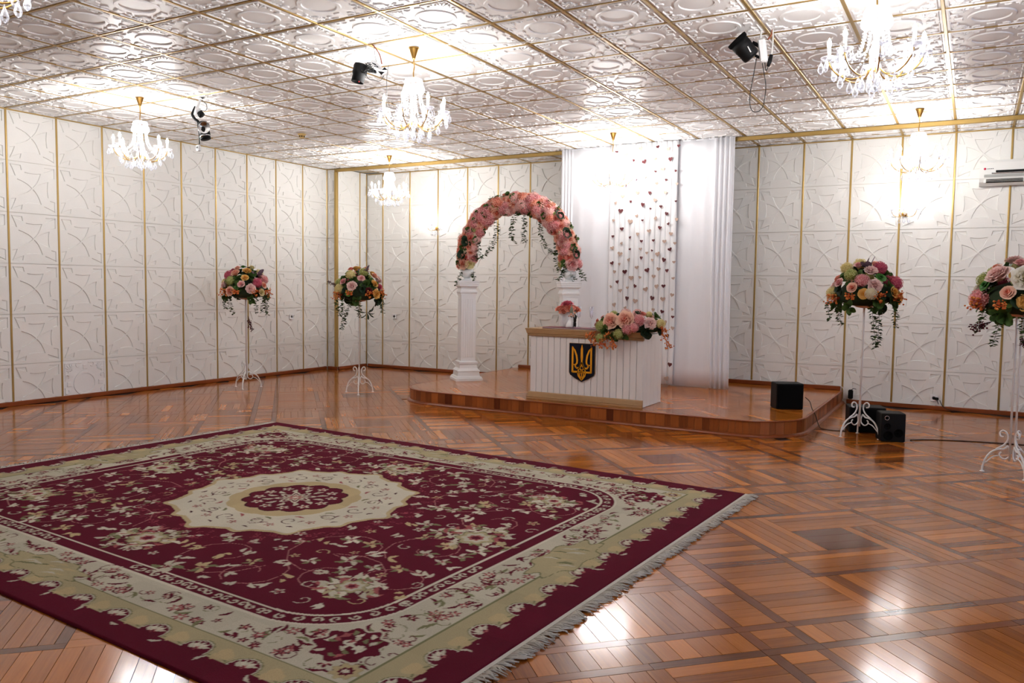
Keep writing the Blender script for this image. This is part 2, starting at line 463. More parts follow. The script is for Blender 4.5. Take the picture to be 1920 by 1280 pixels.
wall_tiles(wret, ROT_B, lambda c: (XL+P/2+TH, YRET, None, XREC-XL-P/2-TH), 1)
wall_tiles(wrec, ROT_L, lambda c: (XREC, YRET+(c+.5)*P, None, None if c == 0 else YB-TH-(YRET+1.5*P)), 2)

# ---- gold strips on the walls
SW = .011
def vstrip(parent, x, y, nx, ny, w=SW, pr=.007):
    """half-round strip, proud of the wall by pr"""
    mb = MB(); tx, ty = -ny, nx
    pr2 = [(-w,0),(-w,pr*.5),(-w*.5,pr),(w*.5,pr),(w,pr*.5),(w,0)]
    poly = [(x+tx*a+nx*b, y+ty*a+ny*b) for a, b in pr2]
    if sum(poly[i][0]*poly[(i+1) % 6][1]-poly[(i+1) % 6][0]*poly[i][1] for i in range(6)) < 0: poly = poly[::-1]
    mb.prism(poly, BB, H-.004)
    return ob('gold_strip', mb, M_GOLD, parent)
for c in range(0, NL+1): vstrip(wl, XL+TH, YRET-c*P-(.012 if c == 0 else 0), 1, 0)
for c in range(0, 20): vstrip(wb, X0+c*P, YB-TH, 0, -1)
vstrip(wrec, XREC, YRET+P, 1, 0); vstrip(wrec, XREC, YB-TH-.012, 1, 0)
struct('trim_1', MB().bbox(XREC-.035, XREC+.012, YRET-.03, YRET+.018, BB, H-.06, .004), M_GOLD)       # gold corner post
struct('trim_2', MB().bbox(XREC-.035, 3.2, YRET-.028, YRET+.018, H-.06, H-.012, .004), M_GOLD)         # gold beam across the ceiling
for nm, q in (('trim_3', (XL+TH, XL+TH+.012, YR+.1, YRET-.001, H-.02, H-.008)), ('trim_4', (XREC+.03, 3.2, YB-TH-.012, YB-TH, H-.022, H-.009)),
              ('trim_5', (XL+TH+.012, XREC-.035, YRET-.012, YRET, H-.02, H-.008))):
    struct(nm, MB().box(*q), M_GOLD)

# ---- baseboards
struct('baseboard_left', MB().bbox(XL+.0005, XL+.028, YR+.02, YRET-.03, 0, BB, .006), M_BASEB)
struct('baseboard_return', MB().bbox(XL+.03, XREC, YRET-.026, YRET+TH-.001, 0, BB, .006), M_BASEB)
struct('baseboard_recess', MB().bbox(XREC-TH+.0005, XREC+.026, YRET+.02, YB-.03, 0, BB, .006), M_BASEB)
struct('baseboard_back', MB().bbox(XREC+.03, -5.93, YB-.03, YB-.0005, 0, BB, .006), M_BASEB)
struct('baseboard_right', MB().bbox(-1.25, XR-.03, YB-.03, YB-.0005, 0, BB, .006), M_BASEB)

# ---- ceiling
ce = struct('ceiling', MB().box(XL-.25, XR+.25, YR-.25, YB+.3, H+TH, H+TH+.2), M_WALL)
def cproj(x, y, z):
    d = Vector((x,y,z)) - Vector(CAMP); dz = d.dot(_F)
    return (960+FPX*d.dot(_R2)/dz, 640-FPX*d.dot(_U2)/dz, dz) if dz > .2 else (1e6, 1e6, dz)
rest = []
for i in range(-1, 22):
    for j in range(-11, 11):
        x, y = X0+(i+.5)*P, Y0+(j+.5)*P
        if j == 10: me = TILE_CACHE.setdefault('cb', cut(CEIL_TILE, None, None, None, YB-(Y0+10.5*P)-TH))
        else: me = CEIL_TILE
        px, py, dz = cproj(x, y, H)
        if i == -1 and y > YRET: continue
        if dz > .3 and -160 < px < 2080 and py > -110: ob('ceiling_tile', me, None, ce, (x, y, H), ROT_C)
        elif y > .5 and x < 3: rest.append((x, y, me))
tv = MB()
for x, y, me in rest:
    tv.add([(x-v.co.x, y+v.co.y, H-v.co.z) for v in me.vertices], [tuple(p.vertices) for p in me.polygons])
to = ob('ceiling_tile_field', tv, M_CEIL, ce); to['kind'] = 'stuff'
struct_rest = MB()
struct_rest.box(XL, XR, YR, Y0-8*P-.02, H, H+TH); struct_rest.box(X0+21*P+.02, XR, Y0-8*P, YB, H, H+TH)
ob('plain_ceiling_field', struct_rest, M_CEIL, ce)
for i in range(0, 22):
    x = X0+i*P; ob('gold_strip', MB().bbox(x-.012, x+.012, Y0-8*P, YB-TH, H-.007, H+.002, .003), M_GOLD, ce)
for j in range(-8, 11):
    y = Y0+j*P
    if j == 9: continue
    ob('gold_strip', MB().bbox(XL+TH, 3.0, y-.0085, y+.0085, H-.0065, H+.002, .003), M_GOLD, ce)

# ---- floor: parquet set at 45 degrees to the walls
fl = struct('floor', MB().box(XL-.25, XR+.25, YR-.25, YB+.3, -.2, -.006), M_FBASE)
PER = 2.12; UC, VC = 1.89, 2.68; FT = .006; GAP = .0011
CCX, CCY, CA = -3.65, 3.74, math.radians(-3.7)       # carpet centre and turn
HS, HT = 2.32, 1.83
def uv2xy(u, v): return ((u-v)/math.sqrt(2), (u+v)/math.sqrt(2))
planks = []                                          # (u0,u1,v0,v1, grain axis, dark)
def fill(u0, u1, v0, v1, axis, wdt, dark=False, lng=None):
    """planks along axis ('u' or 'v') of width wdt"""
    if axis == 'u':
        n = max(1, round((v1-v0)/wdt)); q = (v1-v0)/n
        for k in range(n):
            m = 1 if not lng else max(1, round((u1-u0)/lng)); e = (u1-u0)/m
            for z in range(m): planks.append((u0+z*e, u0+(z+1)*e, v0+k*q, v0+(k+1)*q, 'u', dark))
    else:
        n = max(1, round((u1-u0)/wdt)); q = (u1-u0)/n
        for k in range(n):
            m = 1 if not lng else max(1, round((v1-v0)/lng)); e = (v1-v0)/m
            for z in range(m): planks.append((u0+k*q, u0+(k+1)*q, v0+z*e, v0+(z+1)*e, 'v', dark))
a, b, c_, d_ = .08, .13, .557, .603; L_ = PER - b
for iu in range(-7, 8):
    for iv in range(-2, 9):
        bu, bv = UC+iu*PER, VC+iv*PER
        cx, cy = uv2xy(bu+1.06, bv+1.06)
        if not (-11 < cx < 4.2 and .2 < cy < 12): continue
        F_ = lambda u0, u1, v0, v1, *k, **kw: fill(bu+u0, bu+u1, bv+v0, bv+v1, *k, **kw)
        # crossing of two double bands
        F_(-b, b, -b, -a, 'u', .05, True); F_(-b, b, a, b, 'u', .05, True)
        F_(-b, -a, -a, a, 'v', .05, True); F_(a, b, -a, a, 'v', .05, True); F_(-a, a, -a, a, 'u', .08)
        # double bands with short cross planks
        F_(b, L_, -b, -a, 'u', .05, True, .47); F_(b, L_, a, b, 'u', .05, True, .47); F_(b, L_, -a, a, 'v', .082)
        F_(-b, -a, b, L_, 'v', .05, True, .47); F_(a, b, b, L_, 'v', .05, True, .47); F_(-a, a, b, L_, 'u', .082)
        # frame of the square
        e = PER - c_; g = PER - d_
        F_(b, c_, b, c_, 'u', .071); F_(e, L_, b, c_, 'v', .071); F_(b, c_, e, L_, 'v', .071); F_(e, L_, e, L_, 'u', .071)
        F_(c_, e, b, c_, 'v', .072); F_(c_, e, e, L_, 'v', .072); F_(b, c_, c_, e, 'u', .072); F_(e, L_, c_, e, 'u', .072)
        # dark border of the square
        F_(c_, e, c_, d_, 'u', .05, True, .5); F_(c_, e, g, e, 'u', .05, True, .5)
        F_(c_, d_, d_, g, 'v', .05, True, .46); F_(g, e, d_, g, 'v', .05, True, .46)
        # inside: pinwheel round a dark square
        h0, h1 = 1.06-.168, 1.06+.168
        F_(d_, h1, d_, h0, 'u', .058); F_(h1, g, d_, h1, 'v', .058); F_(h0, g, h1, g, 'u', .058); F_(d_, h0, h0, g, 'v', .058)
        F_(h0, h1, h0, h1, 'u', .112, True)
def under(x, y):
    if -5.75 < x < -1.45 and y > 7.72: return True
    q, r = x-CCX, y-CCY; s = q*math.cos(CA)+r*math.sin(CA); t = -q*math.sin(CA)+r*math.cos(CA)
    return abs(s) < HS-.3 and abs(t) < HT-.3
def plank_into(mb, pk, tone):
    u0, u1, v0, v1, ax, dk = pk
    u0 += GAP; u1 -= GAP; v0 += GAP; v1 -= GAP
    pts = [uv2xy(u0,v0), uv2xy(u1,v0), uv2xy(u1,v1), uv2xy(u0,v1)]
    pts = [(max(XL+.001,x), min(YB-.001,y)) for x, y in pts]
    r0, r1 = rnd.random()*50, rnd.random()*50
    if ax == 'u': uv = [(r0,r1),(r0+u1-u0,r1),(r0+u1-u0,r1+v1-v0),(r0,r1+v1-v0)]
    else: uv = [(r0,r1),(r0,r1+u1-u0),(r0+v1-v0,r1+u1-u0),(r0+v1-v0,r1)]
    dz = rnd.uniform(-.0004, .0004)
    mb.add([(x,y,dz) for x,y in pts]+[(x,y,-FT) for x,y in pts], [(0,1,2,3),(1,0,4,5),(2,1,5,6),(3,2,6,7),(0,3,7,4)], t=tone, uv=uv+uv)
keep = []
for pk in planks:
    x, y = uv2xy((pk[0]+pk[1])/2, (pk[2]+pk[3])/2)
    if x < XL+.02 or x > 3.6 or y < .9 or y > YB-.02 or under(x, y): continue
    px, py, dz = cproj(x, y, 0)
    vis = -60 < px < 1980 and py < 1340 and dz > .3
    area = (pk[1]-pk[0])*(pk[3]-pk[2])
    keep.append((area/dz**3 if vis else 0, pk, x, y))
keep.sort(key=lambda z: -z[0])
def tone_of(dk): 
    t = rnd.gauss(.5, .17)
    if not dk and rnd.random() < .08: t += .3
    return min(.98, max(.05, t))
stuff_l, stuff_d = MB(), MB(); n_l = n_d = 0
for k, (s_, pk, x, y) in enumerate(keep):
    tone = tone_of(pk[5])
    if s_ > 0 and pk[5] and n_d < 200 or s_ > 0 and not pk[5] and n_l < 300:
        mb = MB(); plank_into(mb, pk, tone)
        ob('dark_strip' if pk[5] else 'parquet_plank', mb, M_FLOORDK if pk[5] else M_FLOOR, fl)
        if pk[5]: n_d += 1
        else: n_l += 1
    else: plank_into(stuff_d if pk[5] else stuff_l, pk, tone)
o = ob('parquet_field', stuff_l, M_FLOOR, fl); o['kind'] = 'stuff'
o = ob('dark_strip_field', stuff_d, M_FLOORDK, fl); o['kind'] = 'stuff'
pf = MB(); pf.add([(XL,YR,0),(XR,YR,0),(XR,.9,0),(XL,.9,0)], [(0,1,2,3)], uv=[(0,0),(13,0),(13,5),(0,5)])
pf.add([(3.6,.9,0),(XR,.9,0),(XR,YB,0),(3.6,YB,0)], [(0,1,2,3)], uv=[(0,0),(1,0),(1,9),(0,9)])
ob('plain_floor_field', pf, M_FLOOR, fl)

# ---- stage platform
PX0, PX1, PYF = -5.9, -1.30, 7.585
def arc(cx, cy, r, a0, a1, n=12): return [(cx+r*math.cos(math.radians(a0+(a1-a0)*k/n)), cy+r*math.sin(math.radians(a0+(a1-a0)*k/n))) for k in range(n+1)]
def stage_outline(off=0):
    r = .55
    return ([(PX0-off, YB-TH-.01)] + arc(PX0+r, PYF+r, r+off, 180, 270) + arc(PX1-r, PYF+r, r+off, 270, 360) + [(PX1+off, YB-TH-.01)])
st = thing('stage_platform', 'low parquet stage platform with rounded corners under the desk and arch', 'platform', ((PX0+PX1)/2, (PYF+YB)/2, 0))
SL = st.location
def loc_poly(pl): return [(x-SL.x, y-SL.y) for x, y in pl]
ob('core', MB().prism(loc_poly(stage_outline(-.02)), 0, ZP-.012), M_FBASE, st)
ob('edge_board', MB().prism(loc_poly(stage_outline(-.004)), ZP-.012, ZP-.006), M_STAGEW, st)
# planks of the front face, following the outline
ol = stage_outline(0); seg = []
for k in range(len(ol)-1):
    p, q = Vector(ol[k]), Vector(ol[k+1]); seg.append((p, q, (q-p).length))
def along(s):
    for p, q, l in seg:
        if s <= l: return p+(q-p)*(s/l), (q-p).normalized()
        s -= l
    return seg[-1][1], (seg[-1][1]-seg[-1][0]).normalized()
tot = sum(z[2] for z in seg); s = 0
while s < tot-.02:
    wd = min(rnd.uniform(.055,.1), tot-s)
    p, d = along(s+.001); q, d2 = along(s+wd-.001)
    n0 = Vector((d.y,-d.x)); n1 = Vector((d2.y,-d2.x)); thk = .016; pr = rnd.uniform(0, .0015)
    pts = [p-n0*thk, q-n1*thk, q+n1*pr, p+n0*pr]
    mb = MB(); r0 = rnd.random()*40; zz0, zz1 = .0, ZP-.012
    v = [(x-SL.x, y-SL.y, zz0) for x, y in pts]+[(x-SL.x, y-SL.y, zz1) for x, y in pts]
    uv = [(r0,r0),(r0,r0+wd),(r0,r0+wd),(r0,r0)]; uv = uv+[(a_+.15,b_) for a_, b_ in uv]
    mb.add(v, [(3,2,1,0),(4,5,6,7),(2,3,7,6),(0,1,5,4),(1,2,6,5),(3,0,4,7)], t=min(.95, max(.05, rnd.gauss(.42,.2))), uv=uv)
    ob('front_plank', mb, M_STAGEW, st); s += wd
# skirting and nosing round the foot and the top edge
def ribbon(prof, name, mt):
    mb = MB(); n = len(prof); cols = []
    for off, z in prof: cols.append([(x-SL.x, y-SL.y, z) for x, y in stage_outline(off)])
    m_ = len(cols[0]); v = [p for c in cols for p in c]
    f = [(k*m_+i, k*m_+i+1, ((k+1) % n)*m_+i+1, ((k+1) % n)*m_+i) for k in range(n) for i in range(m_-1)]
    f += [tuple(k*m_ for k in range(n)), tuple(k*m_+m_-1 for k in range(n-1,-1,-1))]
    mb.add(v, f); return ob(name, mb, mt, st)
ribbon([(.003,0),(.032,0),(.032,.008),(.024,.02),(.012,.026),(.003,.028)], 'skirting', M_BASEB)
ribbon([(-.012,ZP-.012),(.007,ZP-.012),(.009,ZP-.006),(.006,ZP),(-.012,ZP)], 'nosing', M_BASEB)
# parquet of the top, laid in diagonal squares
tp = []; Q = .42
inner = stage_outline(-.014)
for iu in range(-4, 22):
    for iv in range(12, 32):
        u0, v0 = -1.0+iu*Q*.999, iv*Q*.999-1.5
        ax = 'u' if (iu+iv) % 2 == 0 else 'v'; n = 6; q = Q/n
        for k in range(n):
            r = (u0, u0+Q, v0+k*q, v0+(k+1)*q) if ax == 'u' else (u0+k*q, u0+(k+1)*q, v0, v0+Q)
            cs = [uv2xy(r[0]+GAP,r[2]+GAP), uv2xy(r[1]-GAP,r[2]+GAP), uv2xy(r[1]-GAP,r[3]-GAP), uv2xy(r[0]+GAP,r[3]-GAP)]
            tp.append((cs, ax))
def clip(poly, cp):
    out = poly
    for i in range(len(cp)):
        A, B = cp[i], cp[(i+1) % len(cp)]; nin = out; out = []
        side_ = lambda p: (B[0]-A[0])*(p[1]-A[1])-(B[1]-A[1])*(p[0]-A[0])
        for k in range(len(nin)):
            p, q = nin[k-1], nin[k]; sp, sq = side_(p), side_(q)
            if (sp < 0) != (sq < 0):
                t = sp/(sp-sq); out.append((p[0]+(q[0]-p[0])*t, p[1]+(q[1]-p[1])*t))
            if sq >= 0: out.append(q)
        if len(out) < 3: return []
    return out
made = []
for cs, ax in tp:
    pl = clip(cs, inner)
    if len(pl) < 3: continue
    ar = abs(sum(pl[i][0]*pl[(i+1) % len(pl)][1]-pl[(i+1) % len(pl)][0]*pl[i][1] for i in range(len(pl))))/2
    if ar < .0005: continue
    x = sum(p[0] for p in pl)/len(pl); y = sum(p[1] for p in pl)/len(pl)
    dz = cproj(x, y, ZP)[2]; made.append((ar/dz**3, pl, ax))
made.sort(key=lambda z: -z[0]); stf = MB()
for k, (_, pl, ax) in enumerate(made):
    mb = MB() if k < 300 else stf; n = len(pl); r0, r1 = rnd.random()*50, rnd.random()*50
    uv = [((x+y)/1.414+r0, (y-x)/1.414+r1) if ax == 'u' else ((y-x)/1.414+r0, (x+y)/1.414+r1) for x, y in pl]
    mb.add([(x-SL.x,y-SL.y,ZP) for x,y in pl]+[(x-SL.x,y-SL.y,ZP-.006) for x,y in pl],
           [tuple(range(n))]+[((i+1) % n,i,n+i,n+(i+1) % n) for i in range(n)], t=min(.95,max(.1,rnd.gauss(.55,.2))), uv=uv+uv)
    if k < 300: ob('parquet_plank', mb, M_FLOOR, st)
o = ob('parquet_field', stf, M_FLOOR, st); o['kind'] = 'stuff'
struct('baseboard_stage', MB().bbox(PX0+.05, PX1-.02, YB-TH-.034, YB-TH-.0085, ZP+.0005, ZP+.05, .006), M_BASEB)

# ================================================================== CARPET
def make_carpet():
    st_ = .006
    ns, nt_ = int(2*HS/st_)+1, int(2*HT/st_)+1
    sx = np.linspace(-HS, HS, ns); ty = np.linspace(-HT, HT, nt_)
    S, T = np.meshgrid(sx, ty)
    C = lambda r, g, b: np.array(srgb(r, g, b)[:3])
    BUR, CRE, KHA, PNK, OLV, DRK, PAL, GLD = C(90,10,34), C(188,180,160), C(170,157,122), C(156,84,84), C(118,116,82), C(66,12,28), C(204,196,176), C(184,164,124)
    IMG = np.zeros((nt_, ns, 3)); IMG[:] = CRE
    rg = np.random.RandomState(5); rr = random.Random(11)
    D = np.minimum(HS-np.abs(S)-.045, HT-np.abs(T)) ; D = np.minimum((HS-np.abs(S))*.82, HT-np.abs(T))
    def win(cx, cy, r):
        i0, i1 = np.searchsorted(sx, (cx-r, cx+r)); j0, j1 = np.searchsorted(ty, (cy-r, cy+r))
        return slice(j0, j1), slice(i0, i1)
    def blossom(cx, cy, r, n, rot, cols, amp=.3):
        w = win(cx, cy, r*1.35)
        a = S[w]-cx; b = T[w]-cy; q = np.hypot(a, b); th = np.arctan2(b, a)
        for k, (f, col) in enumerate(cols):
            IMG[w][q < f*r*(1-amp+amp*np.cos(n*th+rot))] = col
    def leaf(cx, cy, l, wd, rot, col):
        w = win(cx, cy, l)
        a = (S[w]-cx)*math.cos(rot)+(T[w]-cy)*math.sin(rot); b = -(S[w]-cx)*math.sin(rot)+(T[w]-cy)*math.cos(rot)
        u = np.clip(a/l+.5, 0, 1)
        IMG[w][(np.abs(a) < l/2) & (np.abs(b-.15*l*np.sin(u*PI)) < wd*np.sin(u*PI)**.8)] = col
    def line(pts, wd, col):
        for k in range(len(pts)-1):
            (x0, y0), (x1, y1) = pts[k], pts[k+1]; r = math.hypot(x1-x0, y1-y0)/2+wd
            w = win((x0+x1)/2, (y0+y1)/2, r); dx, dy = x1-x0, y1-y0; l2 = dx*dx+dy*dy+1e-9
            u = np.clip(((S[w]-x0)*dx+(T[w]-y0)*dy)/l2, 0, 1)
            IMG[w][np.hypot(S[w]-x0-u*dx, T[w]-y0-u*dy) < wd/2] = col
    def scroll(cx, cy, r, a0, turns, wd, col, hand=1):
        n = 14
        line([(cx+r*(1-.75*k/n)*math.cos(a0+hand*2*PI*turns*k/n), cy+r*(1-.75*k/n)*math.sin(a0+hand*2*PI*turns*k/n)) for k in range(n+1)], wd, col)
    # ---- field boundary with bulges on the sides and scooped corners
    aS, aT = np.abs(S), np.abs(T)
    fs = 1.66 + .17*np.clip(1-((aT)/.36)**4, 0, 1)          # limit along s
    ft = 1.27 + .13*np.clip(1-((aS)/.33)**4, 0, 1)
    corner_cut = np.hypot(np.maximum(0, aS-1.30)/.36, np.maximum(0, aT-.92)/.35)
    fd = np.minimum(np.minimum(fs-aS, ft-aT), (1-corner_cut)*.35)
    guard = (fd < 0) & (fd > -.095)
    IMG[fd > -.095] = BUR
    IMG[(fd > -.10) & (fd < -.086)] = PAL
    IMG[(fd > -.012) & (fd < .004)] = PAL
    # scrolls inside the guard stripe
    per = []
    for k in range(46): per.append((-1.26+2.52*k/45, 1.315)); per.append((-1.26+2.52*k/45, -1.315))
    for k in range(32): per.append((1.705, -.9+1.8*k/31)); per.append((-1.705, -.9+1.8*k/31))
    for sg in (-1,1):
        for tg in (-1,1):
            for k in range(9):
                a = PI/2*k/8; per.append((sg*(1.30+.408*math.cos(a)), tg*(.92+.397*math.sin(a))))
    for i, (x, y) in enumerate(per):
        if abs(x) < .36 and abs(y) > 1.3: y = math.copysign(abs(y)+.12*(1-(abs(x)/.36)**4), y)
        if abs(x) > 1.7 and abs(y) < .38: x = math.copysign(abs(x)+.15*(1-(abs(y)/.38)**4), x)
        scroll(x, y, .026, i*1.3, .9, .011, CRE, 1 if i % 2 else -1)
    # ---- cream border: scattered sprigs
    for _ in range(4200):
        x, y = rr.uniform(-2.0, 2.0), rr.uniform(-1.6, 1.6)
        i, j = int((y+HT)/st_), int((x+HS)/st_)
        if not (fd[j if False else i, j] < -.13 and D[i, j] > .27): continue
        q = rr.random()
        if q < .22: blossom(x, y, rr.uniform(.02,.034), 5, rr.random()*6, [(1,BUR),(.45,PNK),(.2,PAL)])
        elif q < .36: blossom(x, y, rr.uniform(.025,.04), 6, rr.random()*6, [(1,DRK),(.85,PNK),(.4,CRE)])
        elif q < .6: leaf(x, y, rr.uniform(.05,.1), .009, rr.random()*6, BUR)
        elif q < .74: leaf(x, y, rr.uniform(.05,.09), .01, rr.random()*6, OLV)
        elif q < .88: scroll(x, y, rr.uniform(.03,.06), rr.random()*6, .7, .006, BUR)
        else: scroll(x, y, rr.uniform(.04,.07), rr.random()*6, .6, .004, OLV)
    # corner bouquets in the border
    for sxn in (-1, 1):
        for syn in (-1, 1):
            cx, cy = sxn*1.80, syn*1.34
            blossom(cx, cy, .15, 9, 0, [(1.1,CRE),(1,BUR)], .1)
            for k in range(26):
                a, q = rr.random()*6.3, .12*rr.random()**.5
                leaf(cx+q*math.cos(a), cy+q*math.sin(a), .045, .011, rr.random()*6, [PAL,CRE,PNK,OLV][k % 4])
            blossom(cx+sxn*.14, cy+syn*.16, .065, 8, 0, [(1,KHA),(.85,GLD),(.5,BUR),(.25,PAL)], .12)
            blossom(cx, cy, .03, 4, 0, [(1,PAL)])
    # ---- khaki band with scalloped outer edge
    band = (D < .255) & (D > .1); IMG[band] = KHA
    IMG[(D < .258) & (D > .249)] = OLV
    IMG[D <= .125] = BUR
    prd = .27
    for axis in (0, 1):
        half = HS if axis == 0 else HT
        n = int(2*(half-.3)/prd); 
        for sg in (-1, 1):
            for k in range(n+1):
                q = -n*prd/2+k*prd
                cx, cy = (q, sg*(HT-.135)) if axis == 0 else (sg*(HS-.135/.82), q)
                out = (0, sg) if axis == 0 else (sg, 0)
                blossom(cx, cy, .078, 1, 0, [(1,OLV),(.93,CRE),(.84,BUR)], .02)
                w = win(cx, cy, .11)
                IMG[w][(D[w] < .122)] = BUR
                for z in range(5):
                    a = math.atan2(-out[1], -out[0])+(-1+.5*z)*.95
                    leaf(cx+.034*math.cos(a), cy+.034*math.sin(a), .05, .010, a, PAL if z % 2 else CRE)
                blossom(cx-out[0]*.01, cy-out[1]*.01, .017, 5, 0, [(1,PNK),(.5,BUR)])
                # wavy rim between two flowers
                mx, my = (q+prd/2, cy) if axis == 0 else (cx, q+prd/2)
                line([(mx-.05*(axis == 0), my-.05*(axis == 1)), (mx-out[0]*.02, my-out[1]*.02), (mx+.05*(axis == 0), my+.05*(axis == 1))], .008, OLV)
                blossom(mx-out[0]*.03, my-out[1]*.03, .05, 3, 0, [(1,GLD)], .15)
                for z in (-1, 1): leaf(mx+z*.05*(axis == 0)+out[0]*.035, my+z*.05*(axis == 1)+out[1]*.035, .06, .008, rr.random()*6, CRE)
    # side cartouches
    for cx, cy, rx, ry in ((0,1.55,.3,.09),(0,-1.55,.3,.09),(1.98,0,.12,.3),(-1.98,0,.12,.3)):
        q = ((S-cx)/rx)**2+((T-cy)/ry)**2; th = np.arctan2((T-cy)/ry, (S-cx)/rx); q = q*(1+.25*np.cos(8*th))
        IMG[q < 1] = OLV; IMG[q < .9] = KHA
        for k in range(16): leaf(cx+rx*.75*rr.uniform(-1,1)*.8, cy+ry*.75*rr.uniform(-1,1)*.8, .09, .008, .3, [CRE,OLV,GLD][k % 3])
    # ---- field: vines and bouquets
    def okf(x, y, mrg=.04):
        i, j = int((y+HT)/st_), int((x+HS)/st_)
        return 0 <= i < nt_ and 0 <= j < ns and fd[i, j] > mrg and math.hypot(x, y) > .78
    for sxn in (-1, 1):
        for syn in (-1, 1):
            for (cx, cy, r, a0) in ((.55,.95,.3,0),(1.0,.55,.35,1),(1.35,.3,.25,2),(1.2,.85,.3,4),(.85,1.05,.2,5),(1.5,.75,.2,2.5)):
                scroll(sxn*cx, syn*cy, r, a0*sxn*syn, 1.1, .005, C(176,120,116), sxn*syn)
    spots = []
    for _ in range(2600):
        x, y = rr.uniform(-1.75, 1.75), rr.uniform(-1.3, 1.3)
        if okf(x, y) and all(math.hypot(x-p, y-q) > .105 for p, q in spots): spots.append((x, y))
    for x, y in spots:
        q = rr.random(); base = [PAL, CRE, CRE, GLD][rr.randrange(4)]
        if q < .38:
            n = rr.randrange(4, 7); R_ = rr.uniform(.028, .05)
            for z in range(n):
                a = 2*PI*z/n+rr.random(); leaf(x+R_*math.cos(a), y+R_*math.sin(a), R_*1.7, R_*.36, a, base if z % 3 else OLV)
            blossom(x, y, R_*.75, 5, rr.random()*6, [(1,base),(.6,PNK),(.35,BUR)])
        elif q < .68:
            for z in range(rr.randrange(2, 5)):
                leaf(x+rr.uniform(-.04,.04), y+rr.uniform(-.03,.03), rr.uniform(.04,.085), .013, rr.random()*6, base)
        elif q < .84: blossom(x, y, rr.uniform(.025,.04), 5, rr.random()*6, [(1,base),(.55,BUR),(.35,PNK)])
        else: scroll(x, y, .045, rr.random()*6, .8, .007, base)
    # four large palmettes on the axes and four in the corners of the field
    def palmette(cx, cy, r):
        for k in range(70):
            a, q = rr.random()*6.283, r*rr.random()**.6
            leaf(cx+q*math.cos(a), cy+q*math.sin(a)*.8, rr.uniform(.05,.1), .014, rr.random()*6, [PAL,CRE,CRE,KHA,OLV,PNK][k % 6])
        blossom(cx, cy, r*.5, 7, 0, [(1,OLV),(.92,KHA),(.7,CRE),(.4,PNK),(.25,BUR)], .12)
    for cx, cy, r in ((0,1.02,.22),(0,-1.02,.22),(1.42,0,.24),(-1.42,0,.24),(1.38,.9,.17),(-1.38,.9,.17),(1.38,-.9,.17),(-1.38,-.9,.17)): palmette(cx, cy, r)
    # fine pink tracery round the medallion
    for k in range(260):
        a, q = rr.random()*6.283, rr.uniform(.76, .92); scroll(q*math.cos(a), q*math.sin(a), .022, rr.random()*6, .8, .004, C(150,62,76))
    # ---- medallion
    q = np.hypot(S, T); th = np.arctan2(T, S)
    rim = .70+.035*np.abs(np.cos(8*th))+.045*np.abs(np.cos(4*th))**6+.012*np.cos(32*th)
    IMG[q < rim] = GLD; IMG[q < rim-.03] = PAL; 
    for k in range(16):
        a = 2*PI*k/16
        scroll(.52*math.cos(a), .52*math.sin(a), .06, a, .9, .007, DRK, 1 if k % 2 else -1)
        blossom(.585*math.cos(a+.2), .585*math.sin(a+.2), .032, 5, a, [(1,PNK),(.6,CRE),(.3,BUR)])
        leaf(.46*math.cos(a+.1), .46*math.sin(a+.1), .07, .01, a+1, OLV if k % 2 else PNK)
        leaf(.64*math.cos(a), .64*math.sin(a), .05, .008, a+1.2, DRK)
        leaf(.55*math.cos(a+.12), .55*math.sin(a+.12), .05, .006, a+2.0, BUR)
    for k in range(8):
        a = 2*PI*(k+.5)/8
        for z in range(4): line([((.47+.03*z)*math.cos(a+.04), (.47+.03*z)*math.sin(a+.04)), ((.47+.03*z)*math.cos(a-.04), (.47+.03*z)*math.sin(a-.04))], .006, BUR if z % 2 else OLV)
    IMG[q < .40+.02*np.abs(np.cos(6*th))] = GLD
    star = .285+.035*np.abs(np.sin(6*th))
    IMG[q < star+.012] = DRK; IMG[q < star] = BUR
    for k in range(12):
        a = 2*PI*k/12; blossom(.235*math.cos(a), .235*math.sin(a), .04, 5, a, [(1,PAL),(.5,PNK),(.25,BUR)])
        leaf(.165*math.cos(a+.26), .165*math.sin(a+.26), .08, .016, a+.26, CRE)
    blossom(0, 0, .13, 8, 0, [(1,PAL),(.8,BUR),(.62,CRE),(.4,PNK),(.2,PAL)], .2)
    # slight fading of the dyes
    fade = np.kron(rg.rand(nt_//24+2, ns//24+2), np.ones((24, 24)))[:nt_, :ns]
    IMG *= (.94+.12*fade)[..., None]
    # ---- mesh: top sheet as a fine grid with colours, plus rim
    z0 = .0125
    Z = z0 + .0012*np.sin(S*5.1+T*2)*np.sin(T*4.3-S) 
    edge = np.minimum(HS-aS, HT-aT); Z = np.where(edge < .005, .006, Z)
    co = np.stack([S, T, Z], -1).reshape(-1, 3).astype(np.float32)
    idx = np.arange(ns*nt_).reshape(nt_, ns)
    qd = np.stack([idx[:-1,:-1], idx[:-1,1:], idx[1:,1:], idx[1:,:-1]], -1).reshape(-1, 4)
    ring = np.concatenate([idx[0,:], idx[1:,-1], idx[-1,-2::-1], idx[-2:0:-1,0]])
    low = co[ring].copy(); low[:, 2] = .0008; nb = len(co); n = len(ring)
    li = nb+np.arange(n); nx = np.roll(np.arange(n), -1)
    wall = np.stack([ring, li, li[nx], ring[nx]], -1)
    co = np.concatenate([co, low]); qd = np.concatenate([qd, wall]).astype(np.int32)
    me = bpy.data.meshes.new('carpet'); me.vertices.add(len(co)); me.vertices.foreach_set('co', co.ravel())
    me.loops.add(qd.size); me.loops.foreach_set('vertex_index', qd.ravel())
    me.polygons.add(len(qd)); me.polygons.foreach_set('loop_start', np.arange(0, qd.size, 4, dtype=np.int32))
    me.update(calc_edges=True)
